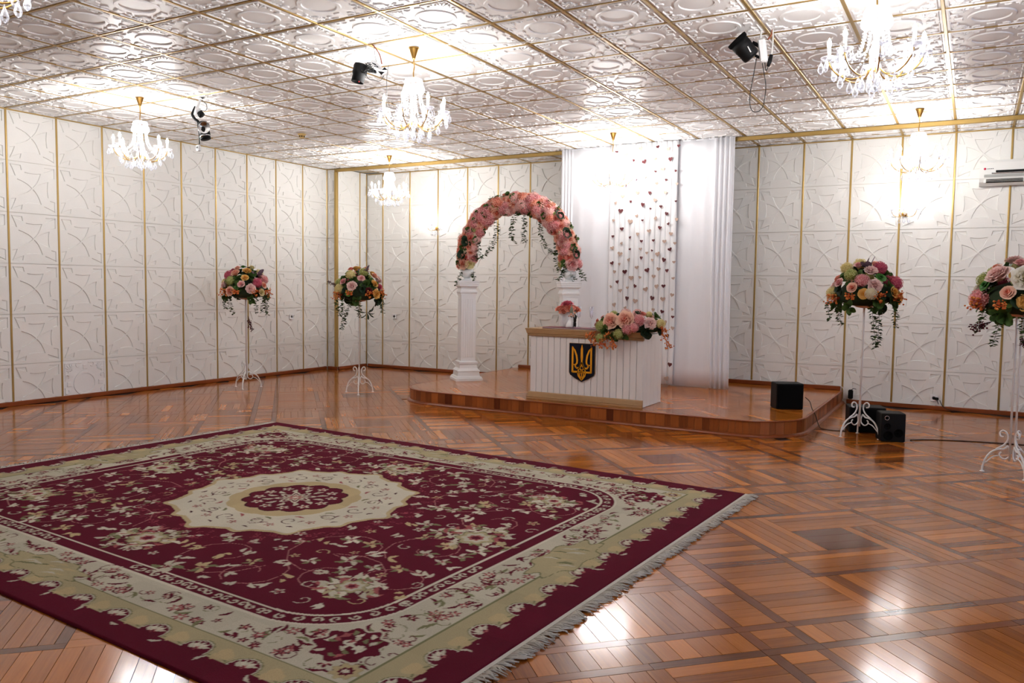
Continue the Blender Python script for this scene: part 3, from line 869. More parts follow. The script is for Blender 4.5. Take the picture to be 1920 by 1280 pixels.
    col = np.ones((len(co), 4), dtype=np.float32); col[:nb, :3] = IMG.reshape(-1, 3); col[nb:, :3] = BUR
    ca = me.attributes.new('weave', 'FLOAT_COLOR', 'POINT'); ca.data.foreach_set('color', col.ravel())
    mt = bpy.data.materials.new('carpet_wool'); mt.use_nodes = True; nt = mt.node_tree; b = nt.nodes['Principled BSDF']
    at = nt.nodes.new('ShaderNodeAttribute'); at.attribute_name = 'weave'
    n1 = nt.nodes.new('ShaderNodeTexNoise'); n1.inputs['Scale'].default_value = 260; n1.inputs['Detail'].default_value = 3
    tc = nt.nodes.new('ShaderNodeTexCoord'); nt.links.new(tc.outputs['Object'], n1.inputs['Vector'])
    mr = nt.nodes.new('ShaderNodeMapRange'); mr.inputs['To Min'].default_value = .72; mr.inputs['To Max'].default_value = 1.2
    nt.links.new(n1.outputs['Fac'], mr.inputs[0])
    mx = nt.nodes.new('ShaderNodeMix'); mx.data_type = 'RGBA'; mx.blend_type = 'MULTIPLY'; mx.inputs['Factor'].default_value = 1
    nt.links.new(at.outputs['Color'], mx.inputs['A']); nt.links.new(mr.outputs[0], mx.inputs['B'])
    nt.links.new(mx.outputs['Result'], b.inputs['Base Color']); b.inputs['Roughness'].default_value = .95
    b.inputs['Specular IOR Level'].default_value = .1; b.inputs['Sheen Weight'].default_value = .0
    bp = nt.nodes.new('ShaderNodeBump'); bp.inputs['Strength'].default_value = .5; bp.inputs['Distance'].default_value = .003
    nt.links.new(n1.outputs['Fac'], bp.inputs['Height']); nt.links.new(bp.outputs[0], b.inputs['Normal'])
    root = thing('carpet', 'large burgundy and cream oriental carpet with central medallion on the parquet', 'carpet', (CCX, CCY, 0), CA)
    ob('woven_pile', me, mt, root)
    # fringe on the two short ends
    M_FR = mat('fringe_wool', srgb(196,188,176), rough=.9)
    for sg in (-1, 1):
        mb = MB(); n = 620
        mb.box(min(sg*HS, sg*(HS+.018)), max(sg*HS, sg*(HS+.018)), -HT, HT, .001, .010)
        for k in range(n):
            y = -HT+2*HT*(k+rr.random())/n; ln = rr.uniform(.05,.085); dy = rr.gauss(.012,.02)+.02*math.sin(k*.11)
            x = sg*(HS+.014); z1, z2 = rr.uniform(.006,.014), rr.uniform(.0025,.011)
            mb.tube([(x,y,.006),(x+sg*ln*.5,y+dy*.4,z1),(x+sg*ln,y+dy,z2)], [.0034,.0038,.0022], 4)
        o = ob('fringe', mb, M_FR, root); o['kind'] = 'stuff'
make_carpet()

# ================================================================== DESK
DX0, DX1, DY0, DY1, DZ = -4.13, -2.83, 7.765, 8.32, .925
dk = thing('ceremony_desk', 'white planked ceremony desk with tan mouldings on the stage', 'desk', ((DX0+DX1)/2, (DY0+DY1)/2, ZP))
dl = dk.location
def dob(name, mb, mt): return ob(name, mb, mt, dk, (-dl.x, -dl.y, -dl.z))
dob('carcass', MB().box(DX0+.012, DX1-.012, DY0+.012, DY1, ZP+.001, DZ-.03), M_DESKW)
n = 18; wq = (DX1-DX0)/n
for k in range(n): dob('front_plank', MB().bbox(DX0+k*wq+.002, DX0+(k+1)*wq-.002, DY0, DY0+.012, ZP+.07, DZ-.07, .003), M_DESKW)
n = 5; wq = (DY1-DY0)/n
for k in range(n): dob('side_plank', MB().bbox(DX1-.012, DX1, DY0+k*wq+.002, DY0+(k+1)*wq-.002, ZP+.001, DZ-.03, .003), M_DESKW)
n = 5
for k in range(n): dob('side_plank', MB().bbox(DX0, DX0+.012, DY0+k*wq+.002, DY0+(k+1)*wq-.002, ZP+.001, DZ-.03, .003), M_DESKW)
def moulding(prof):
    """profile (out, z) swept along the front with a return on the left side"""
    mb = MB(); n = len(prof); v = []
    for o_, z in prof: v += [(DX0-o_, DY1, z), (DX0-o_, DY0-o_, z), (DX1+.004, DY0-o_, z)]
    f = [(k*3+i, k*3+i+1, ((k+1) % n)*3+i+1, ((k+1) % n)*3+i) for k in range(n) for i in range(2)]
    f += [tuple(k*3 for k in range(n)), tuple(k*3+2 for k in range(n-1,-1,-1))]
    return mb.add(v, f)
dob('base_moulding', moulding([(-.005,ZP+.001),(.03,ZP+.001),(.03,ZP+.012),(.026,ZP+.016),(.03,ZP+.02),(.03,ZP+.028),(.02,ZP+.034),(.014,ZP+.07),(.008,ZP+.078),(-.005,ZP+.078)]), M_TAN)
dob('top_moulding', moulding([(-.005,DZ-.084),(.016,DZ-.084),(.022,DZ-.078),(.018,DZ-.072),(.028,DZ-.068),(.022,DZ-.06),(.032,DZ-.054),(.042,DZ-.014),(.046,DZ-.01),(.046,DZ-.001),(-.005,DZ-.001)]), M_TAN)
dob('desktop', MB().bbox(DX0-.042, DX1+.002, DY0-.04, DY1+.01, DZ-.012, DZ, .003), M_TAN)
# shield with the trident, fixed to the front
em = thing('shield_emblem', 'navy shield with golden trident fixed to the front of the desk', 'emblem', (-3.505, DY0-.001, .585))
def vert_ob(name, poly, th, mt, y=0):
    """polygon in (x, z) extruded towards -Y"""
    mb = MB(); n = len(poly)
    ar = sum(poly[i][0]*poly[(i+1) % n][1]-poly[(i+1) % n][0]*poly[i][1] for i in range(n))
    if ar < 0: poly = poly[::-1]
    v = [(a_, y-th, b_) for a_, b_ in poly]+[(a_, y, b_) for a_, b_ in poly]
    mb.add(v, [tuple(range(n)), tuple(range(2*n-1,n-1,-1))]+[(i, n+i, n+(i+1) % n, (i+1) % n) for i in range(n)])
    return ob(name, mb, mt, em)
sh = [(-.147,.197),(.147,.197),(.147,-.11),(.135,-.135),(.075,-.172),(0,-.205),(-.075,-.172),(-.135,-.135),(-.147,-.11)]
vert_ob('shield_rim', [(x*1.025, z*1.02) for x, z in sh], .012, M_TAN)
vert_ob('shield', sh, .016, M_NAVY)
def stroke(pts, wd):
    pts = [Vector(p) for p in pts]; l, r = [], []
    for i, p in enumerate(pts):
        d = (pts[min(i+1,len(pts)-1)]-pts[max(i-1,0)]).normalized(); n_ = Vector((-d.y,d.x))
        w_ = (wd[i] if isinstance(wd, list) else wd)/2
        l.append(tuple(p+n_*w_)); r.append(tuple(p-n_*w_))
    return l+r[::-1]
K = .00103; em_mb = MB()
def emst(pts, wd, mirror=True):
    for sg in ((1,-1) if mirror else (1,)):
        q = [(sg*x*K, (695-y)*K) for x, y in pts]
        poly = stroke(q, [z*K for z in wd] if isinstance(wd, list) else wd*K); n = len(poly)
        ar = sum(poly[i][0]*poly[(i+1) % n][1]-poly[(i+1) % n][0]*poly[i][1] for i in range(n))
        if ar < 0: poly = poly[::-1]
        em_mb.add([(a_,-.0205,b_) for a_,b_ in poly]+[(a_,-.016,b_) for a_,b_ in poly],
                  [tuple(range(n))]+[(i,n+i,n+(i+1) % n,(i+1) % n) for i in range(n)])
emst([(-104,540),(-104,660),(-104,802)], 19); emst([(-104,795),(-60,795),(0,795)], 19)
emst([(-110,534),(-80,575),(-60,625),(-52,675),(-54,705),(-70,722),(-72,740),(-56,756),(-30,754),(-12,735),(-4,700)], [4,17,19,19,18,16,16,17,18,18,16])
emst([(-104,722),(-72,722)], 13)
emst([(0,514),(0,560),(0,640),(0,700)], [3,24,26,14], False)
emst([(-4,690),(-16,730),(-34,762),(-44,800),(-36,835),(0,878)], [11,13,13,13,13,12])
emst([(-44,760),(-20,762),(0,775),(18,795),(24,830),(0,868)], [11,11,11,11,11,9])
emst([(0,775),(0,868)], 9, False)
ob('trident', em_mb, M_EMB, em)

# ---- things on the desk
def heart_poly(s, n=18):
    pts = []
    for k in range(n):
        t = 2*PI*k/n; pts.append((s*.0315*16*math.sin(t)**3, s*.0315*(13*math.cos(t)-5*math.cos(2*t)-2*math.cos(3*t)-math.cos(4*t))+.08*s))
    return pts
fo = thing('burgundy_folder', 'long burgundy folder lying on the left of the desk top', 'folder', (-3.66, 7.86, DZ))
M_BURF = mat('burgundy_leather', srgb(112,20,48), rough=.4); M_PAPER = mat('paper', srgb(240,238,232), rough=.7)
ob('cover', MB().bbox(-.33,.33,-.1,.13,.0005,.006,.002), M_BURF, fo); ob('cover', MB().bbox(-.33,.33,-.1,.13,.012,.017,.002), M_BURF, fo)
ob('sheets', MB().box(-.325,.325,-.094,.127,.006,.012), M_PAPER, fo)
pp = thing('document_folder', 'white open document folder beside the desk bouquet', 'folder', (-3.19, 7.83, DZ), .1)
ob('back_cover', MB().bbox(-.13,.13,-.09,.1,.0005,.004,.0015), M_BLACK, pp); ob('page', MB().bbox(-.128,.128,-.088,.098,.0045,.011,.002), M_PAPER, pp)
pn = thing('pen_stand', 'thin pen standing in a small white holder on the desk', 'pen', (-3.32, 7.98, DZ))
ob('base', MB().lathe([(.032,0),(.032,.006),(.014,.012),(.008,.02),(.006,.03)], 16), M_WHITEP, pn)
ob('pen', MB().tube([(0,0,.03),(0,.002,.09),(0,.004,.2)], [.0045,.005,.002], 8), M_BLACK, pn)

# ================================================================== FLOWERS
def petals(mb, layers, seed, ruffle=.05):
    r_ = random.Random(seed)
    for li, (cnt, r0, lean, h, wd, z0) in enumerate(layers):
        for k in range(cnt):
            a = 2*PI*(k+.5*(li % 2)+r_.uniform(-.15,.15))/cnt
            ca, sa = math.cos(a), math.sin(a); vs = []; ts = []
            for q in (0, .4, .75, 1):
                prof = .35+.65*math.sin(min(1,q*.8+.1)*PI*.62)
                for e in (-1, -.35, .35, 1):
                    rad = r0+lean*q**1.6-.22*wd*e*e+r_.uniform(-ruffle,ruffle)*q
                    lat = wd*e*prof; z = z0+h*math.sin(q*PI*.5)+r_.uniform(-ruffle,ruffle)*q
                    vs.append((rad*ca-lat*sa, rad*sa+lat*ca, z))
                    ts.append(min(1, max(0, (li/(len(layers)))*.62+.5*q*q-.05)))
            fs = [(r*4+c, r*4+c+1, r*4+c+5, r*4+c+4) for r in range(3) for c in range(3)]
            mb.add(vs, fs, t=ts, smooth=True)
    return mb
def rose(seed):
    mb = MB(); mb.ball((0,0,.25), .3, 7, 5, t=0)
    return petals(mb, [(3,.08,.10,.62,.22,.1),(4,.16,.2,.6,.3,.06),(5,.24,.32,.56,.38,.0),(6,.32,.5,.46,.44,-.08)], seed, .06)
def peony(seed):
    mb = MB(); mb.ball((0,0,.15), .35, 7, 5, t=0)
    return petals(mb, [(5,.08,.12,.5,.18,.12),(7,.2,.22,.5,.22,.1),(8,.3,.3,.52,.28,.04),(9,.36,.42,.5,.34,-.04),(9,.42,.52,.42,.38,-.14)], seed, .11)
def hydrangea(seed):
    mb = MB(); r_ = random.Random(seed); mb.ball((0,0,.1), .72, 9, 6, t=.1); N = 46
    for k in range(N):
        z = 1-1.45*(k+.5)/N; r = math.sqrt(max(0,1-z*z)); a = k*2.39996
        d = Vector((r*math.cos(a), r*math.sin(a), z)); s = r_.uniform(.82,1.0)
        q = d.to_track_quat('Z','Y'); tw = r_.random()*3; c = d*s*.85+Vector((0,0,.1)); tt = r_.random()
        for p in range(4):
            b = tw+p*PI/2; L = .27
            vs = [Vector((0,0,.0)), Vector((L*.55*math.cos(b-.55), L*.55*math.sin(b-.55), .05)), Vector((L*math.cos(b), L*math.sin(b), .04)), Vector((L*.55*math.cos(b+.55), L*.55*math.sin(b+.55), .05))]
            mb.add([tuple(c+q @ v) for v in vs], [(0,1,2,3)], t=[.0,.2+.7*tt,.35+.65*tt,.2+.7*tt])
    return mb
def leafset(seed, n=9, L=1.0, W=.3, droop=.3, narrow=False):
    mb = MB(); r_ = random.Random(seed)
    for k in range(n):
        a = 2*PI*k/n+r_.uniform(-.3,.3); el = r_.uniform(.1,1.4); l = L*r_.uniform(.7,1.05); w_ = W*(.45 if narrow else 1)
        ca, sa = math.cos(a), math.sin(a); vs = []; ts = []
        for q, ww in ((0,.1),(.3,.85),(.6,1),(.85,.55),(1,.02)):
            rad = .06+l*q*math.cos(el); z = l*q*math.sin(el)-droop*q*q*l
            for e in (-1,0,1):
                lat = w_*ww*e; zz = z+(.08*abs(e)*ww*w_*3)
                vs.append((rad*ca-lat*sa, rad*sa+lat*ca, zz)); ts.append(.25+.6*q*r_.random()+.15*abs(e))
        mb.add(vs, [(r*3+c, r*3+c+1, r*3+c+4, r*3+c+3) for r in range(4) for c in range(2)], t=ts, smooth=True)
    return mb
def berries(seed, n=26, long=1.0):
    mb = MB(); r_ = random.Random(seed)
    for s in range(5):
        dx, dy = r_.uniform(-.4,.4), r_.uniform(-.4,.4)
        mb.tube([(0,0,0),(dx*.5,dy*.5,.5*long),(dx,dy,long)], .02, 4, t=.0)
        for k in range(n//5):
            q = r_.uniform(.35,1.05); mb.ball((dx*q+r_.uniform(-.17,.17), dy*q+r_.uniform(-.17,.17), q*long+r_.uniform(-.1,.1)), r_.uniform(.055,.08), 6, 4, t=r_.random())
    return mb
def succulent(seed): return petals(MB().ball((0,0,.1),.2,6,4,t=0), [(4,.05,.15,.4,.2,.1),(6,.15,.4,.3,.26,.05),(8,.2,.65,.15,.3,0)], seed, .01)
MESH = {}
def fmesh(kind, col, var=0):
    key = (kind, col, var)
    if key not in MESH:
        mb = {'rose':rose,'peony':peony,'hydrangea':hydrangea,'succulent':succulent}[kind](var+3)
        me = mb.mesh(kind); me.materials.append(FL[col]); MESH[key] = me
    return MESH[key]
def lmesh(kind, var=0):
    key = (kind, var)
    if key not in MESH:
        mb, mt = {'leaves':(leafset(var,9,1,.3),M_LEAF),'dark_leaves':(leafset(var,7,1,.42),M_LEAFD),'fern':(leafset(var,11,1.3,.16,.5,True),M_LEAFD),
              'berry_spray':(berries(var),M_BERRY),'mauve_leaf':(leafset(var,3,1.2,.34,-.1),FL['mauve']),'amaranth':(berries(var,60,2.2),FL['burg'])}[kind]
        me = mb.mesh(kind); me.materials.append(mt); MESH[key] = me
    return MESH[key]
def vine(path, seed, size=.02, every=.018, branch=True):
    """trailing stem with small leaves, path in local coordinates"""
    mb = MB(); r_ = random.Random(seed); pts = bez(path, 8); mb.tube([tuple(p) for p in pts], .0016, 4, t=0)
    acc = 0; k = 0
    for i in range(1, len(pts)):
        acc += (pts[i]-pts[i-1]).length
        while acc > every:
            acc -= every; k += 1; p = pts[i]; a = r_.uniform(0, 6.283)
            d = Vector((math.cos(a), math.sin(a), r_.uniform(-.7,.4))).normalized(); sd = d.cross(Vector((0,0,1))).normalized()
            up = sd.cross(d); L = size*r_.uniform(.75,1.35); st_ = p+d*size*.08; t = r_.random()
            vs = [st_, st_+d*L*.45+sd*L*.42+up*.1*L, st_+d*L, st_+d*L*.45-sd*L*.42+up*.1*L, st_+d*L*.5-up*.08*L]
            mb.add([tuple(v) for v in vs], [(0,4,1),(1,4,2),(2,4,3),(3,4,0)], t=[t*.5,t,t,t,t*.4])
    return mb
def put(root, name, me, pos, d, s, tw=0):
    """place a head at pos (local to root), facing d"""
    q = Vector(d).normalized().to_track_quat('Z','Y') @ Quaternion((0,0,1), tw)
    return ob(name, me, None, root, pos, q, s)

def tall_bouquet(root, seed, heads, rx=.31, rz=.24, vines=(), berr=3, extra=()):
    """dome of flowers above a moss core; heads is a list of (kind, colour, size)"""
    r_ = random.Random(seed); camdir = Vector((FRONT[0]-root.location.x, FRONT[1]-root.location.y, 0)).normalized()
    core = MB().lathe([(.02,-.06),(rx*.45,-.05),(rx*.78,.0),(rx*.76,.08),(rx*.55,.15),(rx*.2,.19),(.01,.195)], 18)
    ob('moss_core', core, M_FOAM, root)
    N = len(heads)
    for k, (kind, col, s) in enumerate(heads):
        el = math.asin(min(.98, max(-.05, (k+.4)/N)))**1.0; a = k*2.39996+r_.uniform(-.2,.2)
        d = Vector((math.cos(a)*math.cos(el), math.sin(a)*math.cos(el), math.sin(el)))
        pos = Vector((d.x*rx*.95, d.y*rx*.95, d.z*rz+.02+r_.uniform(-.01,.015)))
        nd = Vector((d.x, d.y, d.z*1.1+.1))
        put(root, kind, fmesh(kind, col, r_.randrange(2)), pos-nd.normalized()*s*.35, nd, s, r_.random()*6)
    for k in range(26):
        el = r_.uniform(-.35, 1.3); a = k*2.39996+1
        d = Vector((math.cos(a)*math.cos(el), math.sin(a)*math.cos(el), math.sin(el)))
        pos = Vector((d.x*rx*.8, d.y*rx*.8, d.z*rz*.8+.01))
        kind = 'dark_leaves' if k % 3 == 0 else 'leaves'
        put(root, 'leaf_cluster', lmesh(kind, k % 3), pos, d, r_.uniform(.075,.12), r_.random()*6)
    for k in range(berr):
        a = math.atan2(camdir.y, camdir.x)+(-1+2*(k+.5)/berr)*1.4; d = Vector((math.cos(a), math.sin(a), -.15+.3*r_.random()))
        put(root, 'berry_spray', lmesh('berry_spray', k), Vector((d.x*rx*.75, d.y*rx*.75, .02)), d, .13)
    for kind, az, el, s in extra:
        a = math.atan2(camdir.y, camdir.x)+az; d = Vector((math.cos(a)*math.cos(el), math.sin(a)*math.cos(el), math.sin(el)))
        put(root, {'fern':'fern_leaf','mauve_leaf':'mauve_leaf','amaranth':'amaranth'}[kind], lmesh(kind, 1), Vector((d.x*rx*.85, d.y*rx*.85, d.z*rz*.95)), d, s)
    side_ = Vector((-camdir.y, camdir.x, 0))                     # towards the viewer's right
    for k, (sx_, fr, ln, sw) in enumerate(vines):
        st0 = side_*sx_+camdir*fr
        path = [st0*.7+Vector((0,0,.0)), st0+Vector((0,0,-.03)), st0*1.06+Vector((0,0,-.03-ln*.4))+side_*sw*.3, st0*1.03+Vector((0,0,-.03-ln))+side_*sw]
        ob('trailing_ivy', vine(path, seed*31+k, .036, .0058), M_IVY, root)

def flower_stand(loc, label, rotz, zb, variant=0):
    """white wrought-iron stand: two slender rods on three scrolled legs with a bowl"""
    t = thing('flower_stand', label, 'stand', loc, rotz, None); G = 1.26
    for k in range(3):
        a = 2*PI*k/3; mb = MB()
        def rz(pts): return [(r*G*math.cos(a), r*G*math.sin(a), z*G) for r, z in pts]
        leg = bez(rz([(.022,.17),(.045,.15),(.075,.145),(.112,.12),(.138,.075),(.15,.03),(.152,.004)]), 6)
        mb.tube(leg, .0078, 7)
        up = bez(rz([(.085,.145),(.045,.175),(.026,.21),(.030,.245),(.052,.262),(.068,.248),(.064,.228),(.048,.224)]), 6); mb.tube(up, .0068, 6)
        mb.tube(bez(rz([(.022,.17),(.012,.14),(.014,.108),(.036,.09),(.058,.098),(.066,.118),(.056,.13)]), 6), .0062, 6)
        mb.tube(bez(rz([(.066,.108),(.1,.095),(.132,.062),(.143,.055)]), 6), .005, 6)
        mb.lathe([(.017,0),(.017,.004),(.009,.008)], 10, (.152*G*math.cos(a), .152*G*math.sin(a), 0))
        ob('leg', mb, M_IRON, t)
    for dx in (-.016, .016):
        ob('rod', MB().tube([(dx,0,.1),(dx,0,zb-.16),(dx*1.2,0,zb-.07),(dx*7,0,zb-.03)], .0075, 8), M_IRON, t)
    ob('bowl', MB().lathe([(.02,zb-.075),(.07,zb-.068),(.115,zb-.04),(.125,zb-.02),(.118,zb-.02),(.10,zb-.045),(.02,zb-.06)], 20), mat('pink_bowl', srgb(214,176,164), rough=.5), t)
    return t
PAL1 = [('hydrangea','magenta',.075),('rose','coral',.06),('hydrangea','green',.07),('rose','magenta',.06),('hydrangea','pink',.075),('peony','blush',.07),
        ('hydrangea','cream',.075),('rose','pink',.06),('succulent','lime',.06),('hydrangea','magenta',.08),('peony','peach',.07),('hydrangea','green',.07),
        ('rose','yellow',.062),('rose','burg',.055),('peony','blush',.072),('hydrangea','cream',.075),('rose','pink',.06),('rose','yellow',.065),('succulent','lime',.055),
        ('rose','peach',.06),('peony','yellow',.068),('rose','cream',.06)]
def mix(seed):
    q = PAL1[:]; random.Random(seed).shuffle(q); return q
for i, (x, y, rz_, zb, lab, vn, ex) in enumerate([
    (-8.21, 7.48, -1.0, 1.23, 'farthest left stand, beside the left wall', ((-.2,.14,.22,.05),(.2,.12,.2,.0),(.24,.1,.24,.02),(-.26,.05,.16,.03),(.12,.2,.2,0)), (('mauve_leaf',.9,.85,.1),('amaranth',.25,-1.1,.09))),
    (-6.665, 7.91, -.92, 1.23, 'stand left of the flower arch', ((-.1,.2,.38,-.12),(-.26,.12,.22,.03),(-.2,.15,.2,.02),(.26,.1,.18,.02),(.0,.24,.22,0)), (('mauve_leaf',.5,1.1,.1),('fern',.55,-.7,.13),('amaranth',-1.5,.35,.07))),
    (-.835, 8.22, 1.75, 1.29, 'stand in front of the two floor speakers', ((.06,.2,.4,.05),(.12,.2,.36,.0),(.24,.1,.22,.02),(-.22,.14,.2,.04),(-.3,.08,.16,.02)), (('mauve_leaf',.2,1.2,.1),('mauve_leaf',-.1,1.25,.08))),
    (.357, 7.14, 3.05, 1.27, 'nearest stand at the right edge', ((-.1,.22,.26,-.06),(.02,.24,.24,.02),(.14,.2,.22,.0),(-.22,.16,.16,-.03),(.24,.1,.2,.0)), (('amaranth',-.75,-.35,.09),('amaranth',.1,-.7,.06)))]):
    flower_stand((x, y, 0), 'white wrought-iron flower stand with scrolled feet, ' + ['nearest the left wall','between left wall and arch','in front of the floor speakers','nearest the camera at the right edge'][i], rz_, zb)
    r = thing('flower_bouquet', ['domed bouquet of pink, peach and cream flowers with orange berries near the left wall',
                                 'domed bouquet of pink and yellow flowers with fern leaf, left of the arch',
                                 'domed bouquet of pink, orange and green hydrangeas above the floor speakers',
                                 'domed bouquet with large white peony at the right edge'][i], 'bouquet', (x, y, zb))
    hd = mix(i+4)
    if i == 3: hd[6] = ('peony','white',.1); hd[9] = ('peony','white',.085); hd[20] = ('peony','blush',.09); hd[4] = ('hydrangea','pink',.085); hd = [(k, c, s*1.08) for k, c, s in hd]
    tall_bouquet(r, 10+i, hd+[(k_, c_, s_*.95) for k_, c_, s_ in mix(i+40)[:9]], .30 if i < 2 else .315, .335, vn, 4, ex)
    fd_ = Vector((FRONT[0]-x, FRONT[1]-y, 0)).normalized(); sd_ = Vector((-fd_.y, fd_.x, 0))
    if i == 3:                                                    # the large white peony in front
        put(r, 'peony', fmesh('peony', 'white', 1), fd_*.27+sd_*.03+Vector((0,0,.2)), fd_+Vector((0,0,.45)), .105)
        put(r, 'peony', fmesh('peony', 'white', 0), fd_*.2+sd_*.12+Vector((0,0,.3)), fd_+sd_*.3+Vector((0,0,.8)), .08)
    if i == 2: put(r, 'hydrangea', fmesh('hydrangea', 'white', 1), fd_*.3+sd_*.05+Vector((0,0,.06)), fd_+Vector((0,0,.1)), .065)

# ================================================================== COLUMNS AND FLOWER ARCH
def sq_profile(mb, prof, n_flute=0):
    """square column from (half width, z) rings"""
    v = []; f = []
    for h_, z in prof: v += [(-h_,-h_,z),(h_,-h_,z),(h_,h_,z),(-h_,h_,z)]
    for k in range(len(prof)-1):
        for i in range(4): f.append((k*4+i, k*4+(i+1) % 4, k*4+4+(i+1) % 4, k*4+4+i))
    f += [(3,2,1,0), tuple(4*(len(prof)-1)+i for i in range(4))]
    return mb.add(v, f)
def column(x, y, label):
    tc_ = Vector((FRONT[0]-x, FRONT[1]-y)).normalized(); a0 = math.atan2(tc_.y, tc_.x)+math.radians(13.5)
    c = thing('display_column', label, 'column', (x, y, ZP), a0+PI/2)
    ob('base', sq_profile(MB(), [(.178,0),(.178,.03),(.17,.035),(.165,.05),(.145,.062),(.14,.115),(.148,.12),(.146,.13),(.118,.16),(.112,.205),(.122,.215),(.122,.24),(.108,.25)]), M_WHITEP, c)
    ob('shaft', sq_profile(MB(), [(.096,.25),(.096,1.10)]), M_WHITEP, c)
    for s in range(4):
        for k in range(5):
            o = ob('flute', MB().bbox(-.07+k*.03, -.05+k*.03, -.1005, -.095, .3, 1.05, .002), M_WHITEP, c); o.rotation_euler = (0,0,s*PI/2)
    ob('capital', sq_profile(MB(), [(.104,1.10),(.104,1.12),(.112,1.13),(.112,1.15),(.104,1.16),(.098,1.185),(.108,1.205),(.126,1.215),(.126,1.235),(.130,1.24),(.130,1.26),(.134,1.265),(.134,1.285)]), M_WHITEP, c)
    return c
C1 = Vector((-5.655, 8.84, 0)); C2 = Vector((-4.335, 9.13, 0))
column(C1.x, C1.y, 'white square display column left of the ceremony desk')
column(C2.x, C2.y, 'white square display column half hidden behind the ceremony desk')
ZT = ZP+1.285
for p, lab in ((C1,'white rounded urn on the left display column'), (C2,'white rounded urn on the column behind the desk')):
    u = thing('flower_urn', lab, 'urn', (p.x, p.y, ZT))
    ob('foot', MB().lathe([(.062,0),(.062,.014),(.05,.022),(.036,.035)], 24), M_WHITEP, u)
    ob('bowl', MB().lathe([(.036,.035),(.056,.045),(.082,.07),(.09,.1),(.084,.13),(.066,.15),(.052,.155)], 24), M_WHITEP, u)
ar = thing('flower_arch', 'arch of peach and pink roses with hanging ivy resting on two columns', 'flower arch', ((C1.x+C2.x)/2, (C1.y+C2.y)/2, ZT+.165))
ax_ = (C2-C1).normalized(); half = (C2-C1).length/2; nrm = Vector((ax_.y, -ax_.x, 0))       # towards the viewer
ZR = .81
def arch_pt(th, rad=1.0): return ax_*(-half*rad*math.cos(th)) + Vector((0,0,1))*(ZR*rad*math.sin(th)**.85 if th > 0 and th < PI else 0)
ob('wire_frame', MB().tube([tuple(arch_pt(PI*k/30)) for k in range(31)], .075, 8), M_FOAM, ar)
r_ = random.Random(3); cyc = ['peach','pink','coral','pink','peach','blush','pink','peach']; kk = 0
for k in range(40):
    th = PI*(k+.5)/40; c = arch_pt(th); rad = Vector((ax_*(-math.cos(th)), )) if False else (ax_*(-math.cos(th))+Vector((0,0,math.sin(th)))).normalized()
    for j, ph in enumerate((-.95,-.2,.55,1.5) if k % 2 else (-.6,.2,1.0)):
        kk += 1
        d = (nrm*math.cos(ph)+rad*math.sin(ph)).normalized()
        q = r_.random(); s = r_.uniform(.075,.098)
        if q < .40: kind, col = 'hydrangea', r_.choice(['pink','pink','pink','blush','peach'])
        elif q < .80: kind, col = 'peony', r_.choice(['peach','coral','peach','pink'])
        elif q < .88: kind, col = 'rose', r_.choice(['coral','peach'])
        elif q < .95: kind, col, s = 'hydrangea', 'white', .055
        else: kind, col, s = 'hydrangea', 'green', .05
        if k in (0, 39) and j == 0: kind, col, s = 'rose', 'cream', .085
        put(ar, kind, fmesh(kind, col, kk % 3), c+d*.085, d, s, r_.random()*6)
for k in range(32):
    th = PI*(k+.5)/32; rad = (ax_*(-math.cos(th))+Vector((0,0,math.sin(th)))).normalized(); ph = r_.uniform(-1.2,1.6)
    d = (nrm*math.cos(ph)+rad*math.sin(ph)).normalized()
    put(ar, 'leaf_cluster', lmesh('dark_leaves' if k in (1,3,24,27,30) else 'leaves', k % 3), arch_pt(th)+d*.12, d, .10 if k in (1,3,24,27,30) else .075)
def apt(px, pz, f=.06): return tuple(ax_*px+Vector((0,0,pz-ZT-.165))+nrm*f)
for k, path in enumerate([
    [apt(-.26,2.20),apt(-.27,2.0),apt(-.34,1.86),apt(-.42,1.77),apt(-.50,1.73)],
    [apt(-.50,2.06),apt(-.50,1.9),apt(-.50,1.78),apt(-.56,1.70),apt(-.60,1.62)],
    [apt(-.02,2.32),apt(-.05,2.15),apt(-.06,2.02),apt(-.03,1.92)],
    [apt(.08,2.30),apt(.11,2.15),apt(.10,2.02),apt(.12,1.93)],
    [apt(.29,2.26),apt(.31,2.08),apt(.36,1.92),apt(.44,1.81),apt(.52,1.78)],
    [apt(.52,2.06),apt(.52,1.9),apt(.52,1.76),apt(.55,1.62),apt(.60,1.56),apt(.66,1.62)],
    [apt(-.68,1.56),apt(-.74,1.52),apt(-.79,1.44),apt(-.80,1.39)], [apt(-.60,1.55),apt(-.57,1.5),apt(-.54,1.46)],
    [apt(.66,1.60),apt(.60,1.52),apt(.55,1.46)], [apt(.70,1.60),apt(.73,1.52),apt(.76,1.45)], [apt(.78,1.62),apt(.85,1.53),apt(.88,1.46)]]):
    ob('hanging_ivy', vine(path, 60+k, .042, .0072), M_IVY, ar)

